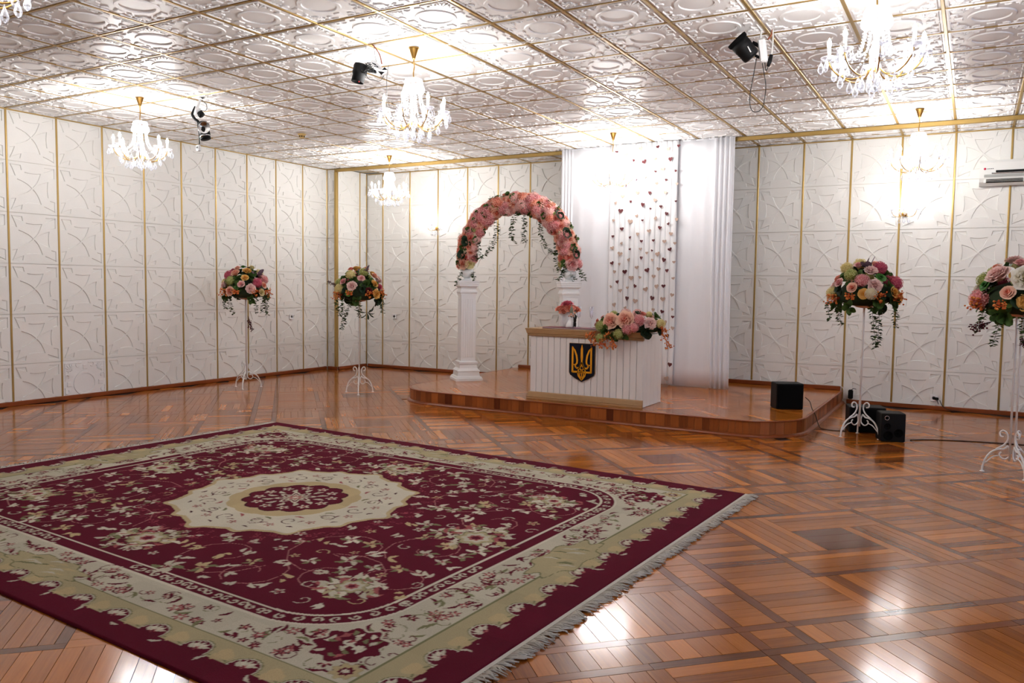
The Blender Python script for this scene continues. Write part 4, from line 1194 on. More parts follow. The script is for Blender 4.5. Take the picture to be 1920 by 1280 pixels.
# ================================================================== CURTAINS WITH HEARTS
YC = 9.80
def curtain(name, label, x0, x1, y, pleats, z0, z1, seed):
    """pleats: list of (x from, x to, wavelength, depth)"""
    mb = MB(); r_ = random.Random(seed); nx, nz = int((x1-x0)/.006), 14; v = []
    for k in range(nz+1):
        z = z0+(z1-z0)*k/nz; g = 1-k/nz
        for i in range(nx+1):
            x = x0+(x1-x0)*i/nx; d = 0
            for a_, b_, wl_, dp in pleats:
                if a_ <= x <= b_:
                    e = min(1, (x-a_)/.02, (b_-x)/.02); d += dp*max(0,e)*(.5-.5*math.cos(2*PI*(x-a_)/wl_+.35*math.sin(z*1.3)*g))**1.5
            d += .006*math.sin(x*9+z*.7)*g+.004*math.sin(x*23+1)*g
            v.append((x+.012*g*math.sin(z*2+seed)*(x-x0), y-d, z))
    f = [(k*(nx+1)+i, k*(nx+1)+i+1, (k+1)*(nx+1)+i+1, (k+1)*(nx+1)+i) for k in range(nz) for i in range(nx)]
    cl = MB().add(v, f, smooth=True)
    t = thing(name, label, 'curtain', ((x0+x1)/2, y, z0))
    o = ob('cloth', cl, M_CURT, t, (-(x0+x1)/2, -y, -z0))
    sm = o.modifiers.new('thickness', 'SOLIDIFY'); sm.thickness = .002
    hm = [(x0+(x1-x0)*i/60, y-.004, z0) for i in range(61)]
    ob('heading_tape', MB().box(x0, x1, y-.003, y+.006, z1-.012, z1), M_CURT, t, (-(x0+x1)/2, -y, -z0))
curtain('satin_curtain', 'plain white satin curtain panel right of the hearts', -3.25, -2.50, YC, [(-3.25,-2.75,.16,.006),(-2.75,-2.50,.058,.03)], ZP+.006, H-.012, 1)
curtain('satin_curtain', 'white satin curtain panel left of the hearts behind the arch', -4.795, -4.02, YC, [(-4.795,-4.62,.045,.02),(-4.62,-4.02,.2,.006)], ZP+.006, H-.012, 2)
# ribbons in front
rb = thing('ribbon_curtain', 'white curtain of narrow vertical ribbons carrying the paper hearts', 'curtain', (-3.62, YC-.06, ZP))
RX0, RX1, NR = -4.075, -3.185, 13; RW = (RX1-RX0)/NR
for k in range(NR):
    a_ = RX0+k*RW; mb = MB(); v = []; nz = 16
    for z_ in range(nz+1):
        z = ZP+.02+(H-.012-ZP-.02)*z_/nz; w_ = .003*math.sin(z*2.1+k)
        for q, d in ((0,.016),(.25,.002),(.5,0),(.8,.003),(1.12,.012)): v.append((a_+RW*q+w_+3.62, -d if False else d+.002*math.sin(z*3+k*2), z-ZP))
    f = [(r*5+c, r*5+c+1, (r+1)*5+c+1, (r+1)*5+c) for r in range(nz) for c in range(4)]
    mb.add(v, f, smooth=True); o = ob('ribbon', mb, M_STRIPF, rb)
    sm = o.modifiers.new('thickness', 'SOLIDIFY'); sm.thickness = .0012
# hearts on the ribbon plane: x, z in metres, size class, colour
YH = YC-.078
HEARTS = '''-3.981 3.091 S R,-3.847 3.045 M B,-3.656 3.112 M B,-3.433 3.119 S R,-3.297 3.080 M B,-3.168 3.112 S R,-3.749 2.972 S R,-3.606 2.946 L R,
-3.465 2.970 S B,-3.269 2.955 L R,-3.460 2.820 X R,-3.361 2.841 M B,-3.200 2.812 S R,-3.600 2.760 M B,-3.713 2.727 S R,-3.846 2.660 S R,
-3.317 2.708 S R,-3.437 2.671 S B,-3.181 2.653 S B,-3.526 2.558 M R,-3.324 2.553 M B,-3.688 2.565 M B,-3.887 2.529 M B,-3.977 2.452 S B,
-3.776 2.462 S R,-3.457 2.466 M B,-3.185 2.442 X R,-3.615 2.413 L R,-3.376 2.384 S R,-3.512 2.363 X R,-3.910 2.347 L R,-3.301 2.293 M R,
-3.689 2.279 S B,-4.005 2.229 S B,-3.777 2.209 L B,-3.613 2.222 X R,-3.440 2.239 M B,-3.171 2.218 M B,-3.273 2.168 S R,-3.887 2.119 M R,
-3.384 2.122 M R,-3.522 2.085 M B,-4.008 2.027 S R,-3.673 2.048 M B,-3.239 2.045 M B,-3.773 2.009 S R,-3.621 1.960 S R,-3.462 1.967 S R,
-3.319 1.951 M B,-3.184 1.928 S B,-3.888 1.937 S B,-4.013 1.879 M B,-3.772 1.862 X R,-3.630 1.862 S B,-3.479 1.842 X R,-3.245 1.853 M R,
-3.907 1.802 L B,-3.545 1.812 S B,-3.402 1.795 L B,-3.617 1.750 M R,-3.783 1.728 M B,-3.322 1.723 L R,-3.472 1.723 S B,-4.011 1.686 M R,
-3.911 1.674 S B,-3.189 1.697 S B,-3.977 1.575 M B,-3.834 1.574 L R,-3.673 1.630 M B,-3.534 1.595 L R,-3.388 1.611 M B,-3.276 1.591 M R,
-3.747 1.497 L B,-3.631 1.505 S B,-3.449 1.518 M B,-3.193 1.497 S B,-3.934 1.446 M R,-4.024 1.385 S B,-3.794 1.373 S B,-3.694 1.395 M R,
-3.406 1.392 L B,-3.317 1.399 M R,-3.891 1.334 M B,-3.548 1.355 L B,-3.797 1.236 L R,-3.686 1.205 L B,-3.462 1.246 L R,-3.321 1.236 L B,
-3.203 1.290 M B,-3.970 1.150 L B,-3.817 1.118 S B,-3.634 1.084 S B,-3.444 1.099 M B,-3.327 1.080 M R,-3.195 1.113 S B,-3.187 1.019 S R,
-3.288 0.942 L B,-3.184 0.879 M B,-3.246 0.779 M R,-3.263 0.624 S B,-3.208 0.422 L R,-3.244 0.246 L B'''
hearts = []
for q in HEARTS.replace('\n','').split(','):
    x, z, s, c = q.split(); hearts.append((float(x), float(z), {'L':.066,'M':.053,'S':.042,'X':.032}[s], c))
gar = {}
for h_ in hearts: gar.setdefault(min(NR-1, max(0, int((h_[0]-RX0)/RW))), []).append(h_)
HM = {}
r_ = random.Random(9); order = sorted(gar); ordn = ['first','second','third','fourth','fifth','sixth','seventh','eighth','ninth','tenth','eleventh','twelfth','thirteenth']
for n_, g in enumerate(order):
    xs = sorted(gar[g], key=lambda z: -z[1]); xm = sum(z[0] for z in xs)/len(xs)
    t = thing('heart_garland', 'string of burgundy and beige glitter hearts, %s string from the left on the ribbon curtain' % ordn[n_], 'garland', (xm, YH, xs[-1][1]), 0, 'strings of hearts on the ribbon curtain')
    zb_ = xs[-1][1]
    ob('thread', MB().tube([(0,.004,H-.02-zb_)]+[(z[0]-xm,.004,z[1]-zb_) for z in xs]+[(xs[-1][0]-xm,.004,-.03)], .0007, 4), M_CABLEW, t)
    for z in xs:
        key = (z[2], z[3])
        if key not in HM:
            pl = heart_poly(z[2]); nn = len(pl)
            ar_ = sum(pl[i][0]*pl[(i+1) % nn][1]-pl[(i+1) % nn][0]*pl[i][1] for i in range(nn))
            if ar_ < 0: pl = pl[::-1]
            me = MB().add([(a_,-.0015,b_) for a_,b_ in pl]+[(a_,.0005,b_) for a_,b_ in pl], [tuple(range(nn)), tuple(range(2*nn-1,nn-1,-1))]+[(i,nn+i,nn+(i+1) % nn,(i+1) % nn) for i in range(nn)]).mesh('heart')
            me.materials.append(M_HRED if z[3] == 'R' else M_HBEI); HM[key] = me
        ob('heart', HM[key], None, t, (z[0]-xm, 0, z[1]-zb_), (0, r_.uniform(-.45,.45), r_.uniform(-.5,.5)))

# ================================================================== CHANDELIERS
def teardrop(s): return MB().lathe([(.0008,0),(.002*s,-.008*s),(.008*s,-.022*s),(.0105*s,-.032*s),(.007*s,-.042*s),(.001,-.047*s)], 6, smooth=False)
TD = teardrop(1.3).mesh('pendant'); TD.materials.append(M_CRYSTAL)
TDB = teardrop(1.75).mesh('pendant'); TDB.materials.append(M_CRYSTAL)
def bulb_mesh(mt):
    me = MB().lathe([(.004,0),(.010,.008),(.0125,.019),(.009,.034),(.003,.047),(.0008,.052)], 8).mesh('bulb'); me.materials.append(mt); return me
BM, SBM = bulb_mesh(M_BULB), bulb_mesh(M_SBULB)
CS = MB().lathe([(.010,0),(.010,.072),(.006,.072)], 10).mesh('candle_sleeve'); CS.materials.append(M_CANDLE)
DISH = MB().lathe([(.008,-.004),(.03,.0),(.044,.012),(.046,.018),(.042,.014),(.028,.004),(.008,.002)], 16).mesh('drip_dish'); DISH.materials.append(M_GLASSW)
def beads(pts, r, step):
    mb = MB(); pts = bez(pts, 10); acc = step; 
    for i in range(1, len(pts)):
        acc += (pts[i]-pts[i-1]).length
        if acc >= step: acc = 0; mb.ball(tuple(pts[i]), r, 5, 4)
    return mb
ARM = MB().tube(bez([(.028,0,2.625-H),(.07,0,2.585-H),(.13,0,2.575-H),(.19,0,2.60-H),(.232,0,2.645-H),(.245,0,2.685-H)], 6), .0042, 6).mesh('arm'); ARM.materials.append(M_BRASS)
STRAND = beads([(.062,0,2.865-H),(.068,0,2.79-H),(.10,0,2.71-H),(.185,0,2.655-H)], .0062, .0125).mesh('bead_strand'); STRAND.materials.append(M_CRYSTAL)
SWAG = beads([(.245*math.cos(-.39),.245*math.sin(-.39),2.68-H),(.2,0,2.625-H),(.245*math.cos(.39),.245*math.sin(.39),2.68-H)], .005, .012).mesh('bead_swag'); SWAG.materials.append(M_CRYSTAL)
PEND = {}
def chandelier(x, y, rz_, label):
    t = thing('chandelier', label, 'chandelier', (x, y, H), rz_, 'crystal chandeliers')
    ob('canopy', MB().lathe([(.042,-.0075),(.042,-.012),(.036,-.018),(.014,-.085),(.006,-.1)], 18), M_BRASS, t)
    ob('chain', MB().tube([(0,0,-.1),(.003,.002,-.15),(-.003,0,-.2),(0,0,-.245)], .005, 6), M_BRASS, t)
    ob('crown_glass', MB().lathe([(.03,2.965-H),(.066,2.955-H),(.074,2.93-H),(.066,2.90-H),(.058,2.875-H),(.05,2.86-H),(.03,2.855-H)], 18), M_GLASSW, t)
    ob('stem', MB().lathe([(.008,2.97-H),(.012,2.9-H),(.02,2.83-H),(.012,2.78-H),(.028,2.74-H),(.012,2.68-H),(.032,2.64-H),(.036,2.62-H),(.02,2.59-H),(.01,2.56-H),(.006,2.55-H)], 14), M_GLASSW, t)
    ob('bottom_ball', MB().ball((0,0,2.512-H), .021, 10, 7), M_CRYSTAL, t)
    for k in range(12):
        a = 2*PI*k/12
        ob('bead_strand', STRAND, None, t, (0,0,0), (0,0,a))
        ob('pendant', TDB, None, t, (.07*math.cos(a+.2), .07*math.sin(a+.2), 2.93-H), (0,0,a))
    for k in range(8):
        a = 2*PI*k/8
        am = ob('arm', ARM, None, t, (0,0,0), (0,0,a))
        ob('drip_dish', DISH, None, am, (.245,0,2.685-H)); ob('candle_sleeve', CS, None, am, (.245,0,2.69-H)); ob('bulb', BM, None, am, (.245,0,2.76-H))
        for q in range(5):
            b = 2*PI*q/5; ob('pendant', TDB if q == 0 else TD, None, am, (.245+.042*math.cos(b), .042*math.sin(b), 2.693-H), (0,0,b))
        ob('bead_swag', SWAG, None, t, (0,0,0), (0,0,a+PI/8))
        ob('pendant', TDB, None, t, (.19*math.cos(a+PI/8), .19*math.sin(a+PI/8), 2.622-H)); ob('pendant', TDB, None, t, (.13*math.cos(a), .13*math.sin(a), 2.572-H))
        ob('pendant', TDB, None, t, (.07*math.cos(a+.3), .07*math.sin(a+.3), 2.585-H))
    return t
for x, y, rz_, lab in ((-7.218,5.258,.1,'crystal chandelier hanging near the left wall, second row'), (-3.777,5.144,.3,'crystal chandelier hanging in the middle above the carpet, before the stage'),
                       (-.49,5.05,.2,'large crystal chandelier at the top right, nearest the camera'), (-7.222,9.213,.05,'small far crystal chandelier left of the flower arch'),
                       (-3.728,8.997,.25,'crystal chandelier hanging before the white curtain with hearts'), (-.50,9.148,.15,'crystal chandelier above the right wall lamp'),
                       (-3.75,1.93,.2,'crystal chandelier cut off by the top left corner')):
    chandelier(x, y, rz_, lab)

# wall lamps
def sconce(x, z, label):
    t = thing('wall_lamp', label, 'wall lamp', (x, YB-TH-.0085, z), 0, 'crystal wall lamps')
    ob('back_plate', MB().lathe([(.032,0),(.032,.008),(.018,.014)], 16).mesh('back_plate'), M_BRASS, t, (0,0,0), (PI/2,0,0))
    for k, a in enumerate((-1.05, 0, 1.05)):
        dx, dy = math.sin(a)*.155, -math.cos(a)*.13-.02
        am = ob('arm', MB().tube(bez([(0,-.01,0),(dx*.4,dy*.5,-.035),(dx*.8,dy*.9,-.02),(dx,dy,.035)], 6), .004, 6), M_BRASS, t)
        ob('drip_dish', DISH, None, am, (dx,dy,.035)); ob('candle_sleeve', CS, None, am, (dx,dy,.04)); ob('bulb', SBM, None, am, (dx,dy,.11))
        for q in range(5):
            b = 2*PI*q/5; ob('pendant', TD, None, am, (dx+.042*math.cos(b), dy+.042*math.sin(b), .043))
    ob('pendant', TDB, None, t, (0,-.05,-.03)); ob('pendant', TDB, None, t, (.05,-.06,-.03)); ob('pendant', TDB, None, t, (-.05,-.06,-.03))
sconce(-7.36, 2.27, 'brass and crystal wall lamp left of the flower arch')
sconce(-.70, 2.28, 'brass and crystal wall lamp under the right chandelier')

# ================================================================== DESK BOUQUET AND SMALL THINGS
db = thing('desk_bouquet', 'low bouquet of large peach peonies with drooping berries on the desk corner', 'bouquet', (-3.0, 7.86, DZ))
ob('moss_core', MB().lathe([(.02,0),(.2,.0),(.25,.03),(.22,.08),(.12,.12),(.02,.125)], 16), M_FOAM, db).scale = (1.25,.62,1)
def dput(kind, col, x, y, z, s, d, var=0): put(db, kind, fmesh(kind, col, var), (x,y,z), d, s, x*9)
for q in [('peony','peach',-.16,-.15,.10,.095,(-.1,-1,.35)),('peony','peach',.0,-.16,.12,.10,(.0,-1,.4)),('hydrangea','pink',.13,-.13,.12,.075,(.2,-1,.4)),('hydrangea','pink',.03,-.2,.03,.065,(.1,-1,-.1)),
          ('peony','blush',.23,-.10,.09,.07,(.5,-1,.3)),('hydrangea','green',-.28,-.14,.05,.07,(-.5,-1,.1)),('hydrangea','green',-.05,-.23,-.02,.062,(0,-1,-.1)),('hydrangea','green',-.26,-.2,-.07,.06,(-.2,-1,-.2)),
          ('hydrangea','cream',.32,-.04,.09,.058,(.8,-.6,.4)),('hydrangea','green',-.2,.0,.16,.055,(-.3,-.3,1)),('hydrangea','blush',-.06,-.02,.17,.07,(0,-.3,1)),('hydrangea','blush',.06,.0,.175,.065,(.1,-.2,1)),
          ('rose','coral',.12,-.02,.17,.05,(.2,-.5,1)),('rose','pink',-.31,-.02,.13,.035,(-.6,-.5,.5)),('rose','coral',-.34,-.08,.10,.033,(-.8,-.6,.2)),('rose','magenta',-.35,-.1,.06,.03,(-.8,-.6,.1)),('hydrangea','cream',.17,.03,.17,.045,(.3,-.1,1)),
          ('hydrangea','pink',.1,-.2,.05,.06,(.3,-1,.1)),('rose','blush',.18,.12,.12,.06,(.4,1,.5)),('peony','pink',-.1,.14,.1,.07,(-.2,1,.5))]: dput(*q)
for k, (x, y, z, d, kind, s) in enumerate([(-.1,-.1,.14,(0,-.6,.8),'dark_leaves',.07),(.09,-.06,.18,(.2,-.3,1),'dark_leaves',.06),(.2,-.12,.02,(.6,-.8,-.2),'dark_leaves',.1),(-.2,-.17,.0,(-.2,-1,-.2),'leaves',.1),
                                           (-.1,-.2,-.04,(0,-1,-.4),'leaves',.09),(.25,0,.15,(.6,-.2,.9),'leaves',.08),(.0,-.2,-.02,(.2,-1,-.3),'leaves',.08),(-.28,-.05,.1,(-.8,-.4,.4),'leaves',.08),(.3,-.02,.04,(1,-.4,-.2),'dark_leaves',.08)]):
    put(db, 'leaf_cluster', lmesh(kind, k % 3), (x,y,z), d, s)
for k, (x, y, z, d) in enumerate([(-.3,-.18,-.03,(-.2,-.5,-1)),(-.22,-.2,-.05,(.1,-.5,-1)),(-.12,-.22,-.06,(.1,-.4,-1)),(-.33,-.15,-.0,(-.5,-.5,-.6)),(.34,-.05,.03,(.5,-.3,-.9)),(.32,-.08,.05,(.9,-.2,-.2)),(.38,-.04,-.06,(.3,-.2,-1)),(-.18,-.18,.0,(.2,-.8,-.5))]):
    put(db, 'berry_spray', lmesh('berry_spray', k % 4), (x,y,z), d, .12 if k < 4 else .1)
# pink posy in a white draped vase
vs = thing('posy_vase', 'bright pink posy in a white gathered cloth vase on the desk', 'vase', (-3.84, 8.07, DZ)); vs.scale = (1.4,1.4,1.4)
mb = MB(); v = []; N = 28
for q, (r, z) in enumerate([(.035,0),(.05,.02),(.055,.06),(.045,.09),(.06,.115),(.075,.125)]):
    for i in range(N): a = 2*PI*i/N; rr_ = r*(1+.14*math.sin(a*7+q)); v.append((rr_*math.cos(a), rr_*math.sin(a), z))
mb.add(v, [(k*N+i, k*N+(i+1) % N, (k+1)*N+(i+1) % N, (k+1)*N+i) for k in range(5) for i in range(N)]+[tuple(range(N-1,-1,-1))], smooth=True)
ob('cloth_vase', mb, M_STRIPF, vs)
for k, (x, y, z, s) in enumerate([(-.04,-.03,.14,.05),(.035,-.035,.14,.05),(.06,.02,.135,.048),(0,.0,.175,.055),(-.055,.03,.135,.045),(.0,-.055,.125,.045),(.02,.05,.15,.045)]): put(vs, 'peony', fmesh('peony','magenta' if k == 3 else 'coral',k % 2), (x,y,z), (x*6,y*6-.2,1), s)
# two champagne flutes behind
for k, (x, y) in enumerate(((-3.80,8.285),(-3.64,8.28))):
    fg = thing('champagne_flute', ['champagne flute behind the pink posy','champagne flute right of the pink posy'][k], 'glass', (x, y, DZ), 0)
    ob('foot', MB().lathe([(.03,0),(.03,.002),(.004,.008)], 16), M_GLASSW, fg); ob('stem', MB().lathe([(.0035,.008),(.003,.09),(.006,.1)], 10), M_GLASSW, fg)
    ob('bowl', MB().lathe([(.006,.1),(.02,.125),(.026,.17),(.024,.235),(.0232,.235),(.025,.17),(.019,.127),(.004,.104)], 16, cap=False), M_GLASSW, fg)
# wedding couple figurine: one continuous skin each
def skin_figure(name, parent, verts, edges, radii, mt, root=0, loc=(0,0,0)):
    me = bpy.data.meshes.new(name); me.from_pydata(verts, edges, []); o = bpy.data.objects.new(name, me); COL.objects.link(o)
    me.materials.append(mt); o.parent = parent; o.location = loc
    sk = o.modifiers.new('skin', 'SKIN'); sv = me.skin_vertices[0].data
    for i, r in enumerate(radii): sv[i].radius = (r, r) if not isinstance(r, tuple) else r
    sv[root].use_root = True
    o.modifiers.new('sub', 'SUBSURF').levels = 1; o.modifiers['sub'].render_levels = 2
    return o
fg = thing('wedding_figurine', 'small bride and groom figurine embracing on the desk', 'figurine', (-3.685, 7.875, DZ+.0175))
M_SUIT = mat('black_glaze', srgb(14,14,16), rough=.25); M_SKIN = mat('skin_glaze', srgb(226,168,140), rough=.35); M_DRESS = mat('white_glaze', srgb(242,240,238), rough=.3)
M_HAIRD = mat('dark_hair_glaze', srgb(22,16,14), rough=.35); M_VEIL = mat('grey_green_leaf_glaze', srgb(120,124,104), rough=.5, bump=.6, bscale=120)
gx = .03
gv = [(gx,0,.075),(gx,0,.1),(gx,0,.125),(gx,0,.142),(gx+.009,-.002,.04),(gx+.010,-.004,.004),(gx-.009,.002,.04),(gx-.010,0,.004),(gx+.021,-.004,.122),(gx+.024,-.016,.098),(gx+.002,-.028,.094),(gx-.021,-.004,.122),(gx-.03,-.018,.112),(gx-.045,-.022,.118)]
ge = [(0,1),(1,2),(2,3),(0,4),(4,5),(0,6),(6,7),(2,8),(8,9),(9,10),(2,11),(11,12),(12,13)]
skin_figure('groom_body', fg, gv, ge, [.015,.0145,.015,.006,.0095,.0075,.0095,.0075,.0075,.006,.0045,.0075,.006,.0045], M_SUIT)
h_ = ob('groom_head', MB().ball((gx,-.004,.160), .0135, 12, 8, sz=1.18).tube([(gx,-.018,.160),(gx,-.021,.156)], .0025, 6).tube([(gx,0,.142),(gx,-.002,.15)], .006, 8), M_SKIN, fg)
ob('hair', MB().ball((gx+.001,.0,.165), .0145, 12, 8, sz=1.0), M_HAIRD, h_)
ob('shirt', MB().add([(gx-.005,-.0165,.132),(gx+.005,-.0165,.132),(gx,-.0175,.102),(gx-.005,-.013,.132),(gx+.005,-.013,.132),(gx,-.013,.102)], [(0,2,1),(3,4,5),(0,1,4,3),(1,2,5,4),(2,0,3,5)]), M_DRESS, fg)
bx_ = -.018
dress = MB(); N = 22; v = []
for q, (r, z) in enumerate([(.046,0),(.044,.02),(.034,.045),(.022,.07),(.014,.084),(.016,.1),(.0165,.112),(.012,.12),(.006,.124)]):
    for i in range(N): a = 2*PI*i/N; rr_ = r*(1+(.1 if q < 4 else 0)*math.sin(a*6)); v.append((bx_-.012*(1-min(1,q/4))+rr_*math.cos(a), rr_*.85*math.sin(a), z))
dress.add(v, [(k*N+i, k*N+(i+1) % N, (k+1)*N+(i+1) % N, (k+1)*N+i) for k in range(8) for i in range(N)]+[tuple(range(N-1,-1,-1))], smooth=True)
ob('bride_dress', dress, M_DRESS, fg)
ob('bride_arms', MB().tube(bez([(bx_-.014,-.002,.115),(bx_-.02,-.016,.122),(bx_+.01,-.022,.132),(gx-.004,-.02,.136)],5), .0045, 8).tube(bez([(bx_+.014,-.002,.115),(bx_+.022,-.016,.118),(gx,-.02,.124)],5), .0045, 8), M_SKIN, fg)
h_ = ob('bride_head', MB().ball((bx_+.004,-.006,.142), .0125, 12, 8, sz=1.15).tube([(bx_+.004,-.019,.142),(bx_+.004,-.0215,.139)], .0022, 6).tube([(bx_,0,.122),(bx_+.002,-.003,.134)], .0055, 8), M_SKIN, fg)
ob('hair', MB().ball((bx_+.002,.0,.147), .0138, 12, 8, sz=1.0), M_HAIRD, h_)
ob('leaf_headpiece', MB().lathe([(.001,.235),(.010,.215),(.018,.19),(.018,.17),(.012,.152),(.004,.148)], 10, (bx_+.004,.006,0)), M_VEIL, fg)
# pale tray of small things behind
ob_ = thing('pale_box', 'low pale pink box behind the pen on the desk', 'box', (-3.42, 8.06, DZ)); 
ob('box_body', MB().bbox(-.09,.09,-.05,.05,.0005,.022,.003), mat('pale_pink_card', srgb(232,208,200), rough=.6), ob_); ob('box_lid', MB().bbox(-.093,.093,-.053,.053,.022,.03,.003), M_PAPER, ob_)

# ================================================================== SPEAKERS, CABLES, FITTINGS
def speaker(name, loc, rotz, w_, d_s, h_s, label, grille, tilt=0, port=False, side=False):
    t = thing(name, label, 'speaker', loc, rotz, None)
    ob('cabinet', MB().bbox(-w_/2, w_/2, 0, d_s, .0015, h_s, .006), M_BLACK, t)
    if grille: ob('grille', MB().bbox(-w_/2+.012, w_/2-.012, -.006, .0, .014, h_s-.012, .004), M_BLACKM, t)
    ring = lambda x, z, r: MB().lathe([(r,0),(r,.004),(r*.85,.006),(r*.8,.001),(r*.3,-.006),(r*.25,.002),(.001,.004)], 24)
    if port:
        mp = mat('silver_ring', srgb(190,190,195), rough=.25, metal=1)
        o = ob('bass_port_ring', MB().lathe([(.016,0),(.0165,.004),(.0205,.004),(.021,0)], 24, cap=False), mp, t, (-w_*.28, 0, h_s*.84), (PI/2,0,0))
        ob('bass_port', MB().lathe([(.0155,0),(.0155,.001)], 20), M_BLACKM, t, (-w_*.28, -.0005, h_s*.84), (PI/2,0,0))
        for x, z, r in ((-.25,.55,.03),(-.2,.22,.042),(.22,.33,.04)): ob('driver', ring(0,0,r), M_BLACKM, t, (w_*x, 0, h_s*z), (PI/2,0,0))
    if side:
        ms_ = mat('control_white', srgb(190,190,190), rough=.5)
        for z in (.32,.42,.52): ob('control_knob', MB().lathe([(.008,0),(.007,.008)], 10), ms_, t, (w_/2, d_s*.5, h_s*z), (0,PI/2,0))
    else:
        for k in range(4): ob('foot', MB().lathe([(.012,0),(.012,.002)], 8), M_BLACKM, t, ((w_/2-.03)*(-1)**k, .03 if k < 2 else d_s-.03, 0))
    return t
speaker('stage_monitor', (-1.535, 8.55, ZP), .50, .275, .2, .265, 'black square loudspeaker on the right end of the stage', True, side=True)
speaker('floor_speaker', (-.79, 8.46, 0), .28, .33, .24, .25, 'wide black speaker behind the flower stand on the floor', True)
speaker('floor_speaker', (-.532, 8.085, 0), .33, .207, .2, .262, 'black speaker with a silver ring in front of the wider one', False, port=True)
def cable(name, pts, r, mt, label):
    b0 = pts[0]; t = thing(name, label, 'cable', b0)
    ob('cord', MB().tube([tuple(Vector(p)-Vector(b0)) for p in bez(pts, 10)], r, 6), mt, t); return t
cable('speaker_cable', [(-.40,8.28,.004),(-.2,8.42,.004),(.2,8.55,.004),(.7,8.62,.004),(1.5,8.7,.004)], .0045, M_CABLEB, 'black cable running right across the floor from the speakers')
cable('speaker_cable', [(-1.41,8.69,ZP+.12),(-1.36,8.67,ZP+.08),(-1.325,8.60,ZP+.02),(-1.285,8.55,ZP-.03),(-1.24,8.5,.03),(-1.2,8.45,.004),(-1.1,8.42,.004),(-.97,8.46,.004)], .004, M_CABLEB, 'thin black cable hanging off the stage from the square speaker')
cable('wall_cable', [(-2.48,YB-.06,ZP+.056),(-2.1,YB-.06,ZP+.056),(-1.7,YB-.06,ZP+.054),(-1.33,YB-.06,ZP+.056),(-1.28,YB-.06,.12),(-1.27,YB-.055,.07),(-1.2,YB-.036,.056),(-.6,YB-.034,.054),(-.35,YB-.034,.056)], .004, M_CABLEW, 'white cable lying along the baseboard behind the stage')
cable('wall_cable', [(-.24,YB-.04,.12),(-.2,YB-.06,.05),(-.12,YB-.08,.02),(.1,YB-.06,.005),(.5,YB-.1,.005),(1.2,YB-.09,.005)], .004, M_CABLEB, 'black cable dropping from the low wall socket')
ad = thing('power_adapter', 'black power adapter hanging beside the end of the stage', 'adapter', (-1.2, YB-.06, .06))
ob('case', MB().bbox(-.028,.028,-.02,.018,.0,.115,.012), M_BLACK, ad); ob('cord', MB().tube(bez([(.01,0,.115),(.03,0,.13),(.06,.005,.125)],5), .004, 6), M_CABLEB, ad)
def socket(loc, rotz, label):
    t = thing('wall_socket', label, 'socket', loc, rotz)
    ob('frame', MB().bbox(-.04,.04,-.012,0,-.04,.04,.004), M_WHITEP, t); ob('recess', MB().lathe([(.02,0),(.018,-.004)], 16), M_CABLEW, t, (0,-.012,0), (PI/2,0,0))
    for s in (-1,1): ob('hole', MB().lathe([(.0035,0),(.0035,.0012)], 8), M_BLACKM, t, (s*.0095,-.0122,0), (PI/2,0,0))
    return t
socket((XL+TH+.0005, 9.07, .87), PI/2, 'white wall socket at waist height on the left wall')
socket((-8.2, YB-TH-.0005, .86), 0, 'white wall socket on the back wall left of the arch')
socket((-.30, YB-TH-.0085, .14), 0, 'low white wall socket with a black plug right of the stage')
pg = thing('power_plug', 'black plug in the low wall socket right of the stage', 'plug', (-.27, YB-.034, .135)); ob('plug_body', MB().bbox(-.018,.018,-.03,.0,-.016,.016,.006), M_BLACK, pg); ob('plug_cord', MB().tube([(0,-.03,0),(.01,-.035,-.03),(.02,-.03,-.06)], .004, 6), M_CABLEB, pg)

# air conditioner
ac = thing('air_conditioner', 'white wall air conditioner at the right edge of the photo', 'air conditioner', (.47, YB-TH-.009, 2.56))
M_ACW = mat('air_conditioner_white', srgb(232,232,228), rough=.35); M_ACG = mat('air_conditioner_grey', srgb(168,168,164), rough=.3); M_CHR = mat('chrome_strip', srgb(210,212,214), rough=.12, metal=1)
pr_ = [(0,0),(-.10,0),(-.155,.03),(-.175,.07),(-.18,.24),(-.165,.265),(0,.27)]; mb = MB(); n = len(pr_)
mb.add([(-.425,y,z) for y,z in pr_]+[(.425,y,z) for y,z in pr_], [tuple(range(n)), tuple(range(2*n-1,n-1,-1))]+[((i+1) % n,i,n+i,n+(i+1) % n) for i in range(n)])
ob('body', mb, M_ACW, ac)
ob('vent', MB().bbox(-.37,.40,-.172,-.13,.022,.06,.004), M_BLACKM, ac)
for k in range(2): ob('louver', MB().bbox(-.365,.395,-.178,-.171,.030+k*.014,.036+k*.014,.002), M_ACG, ac)
for x in (-.37,.0,.39): ob('vent_divider', MB().bbox(x-.012,x+.012,-.177,-.165,.02,.062,.003), M_ACW, ac)
ob('front_strip', MB().bbox(-.31,.40,-.188,-.178,.115,.128,.003), M_CHR, ac); ob('display_window', MB().bbox(-.27,.40,-.184,-.178,.129,.152,.003), M_BLACK, ac)
ob('lower_lip', MB().bbox(-.38,.40,-.183,-.176,.08,.108,.003), M_ACG, ac)
ob('brand_dot', MB().lathe([(.012,0),(.012,.003)], 20), mat('logo_red', srgb(196,20,70), rough=.4), ac, (-.375,-.1795,.172), (PI/2,0,0))
for k in range(4): ob('brand_letter_mark', MB().box(-.352+k*.016,-.341+k*.016,-.182,-.1795,.168,.176), mat('logo_grey', srgb(110,110,114), rough=.5), ac)
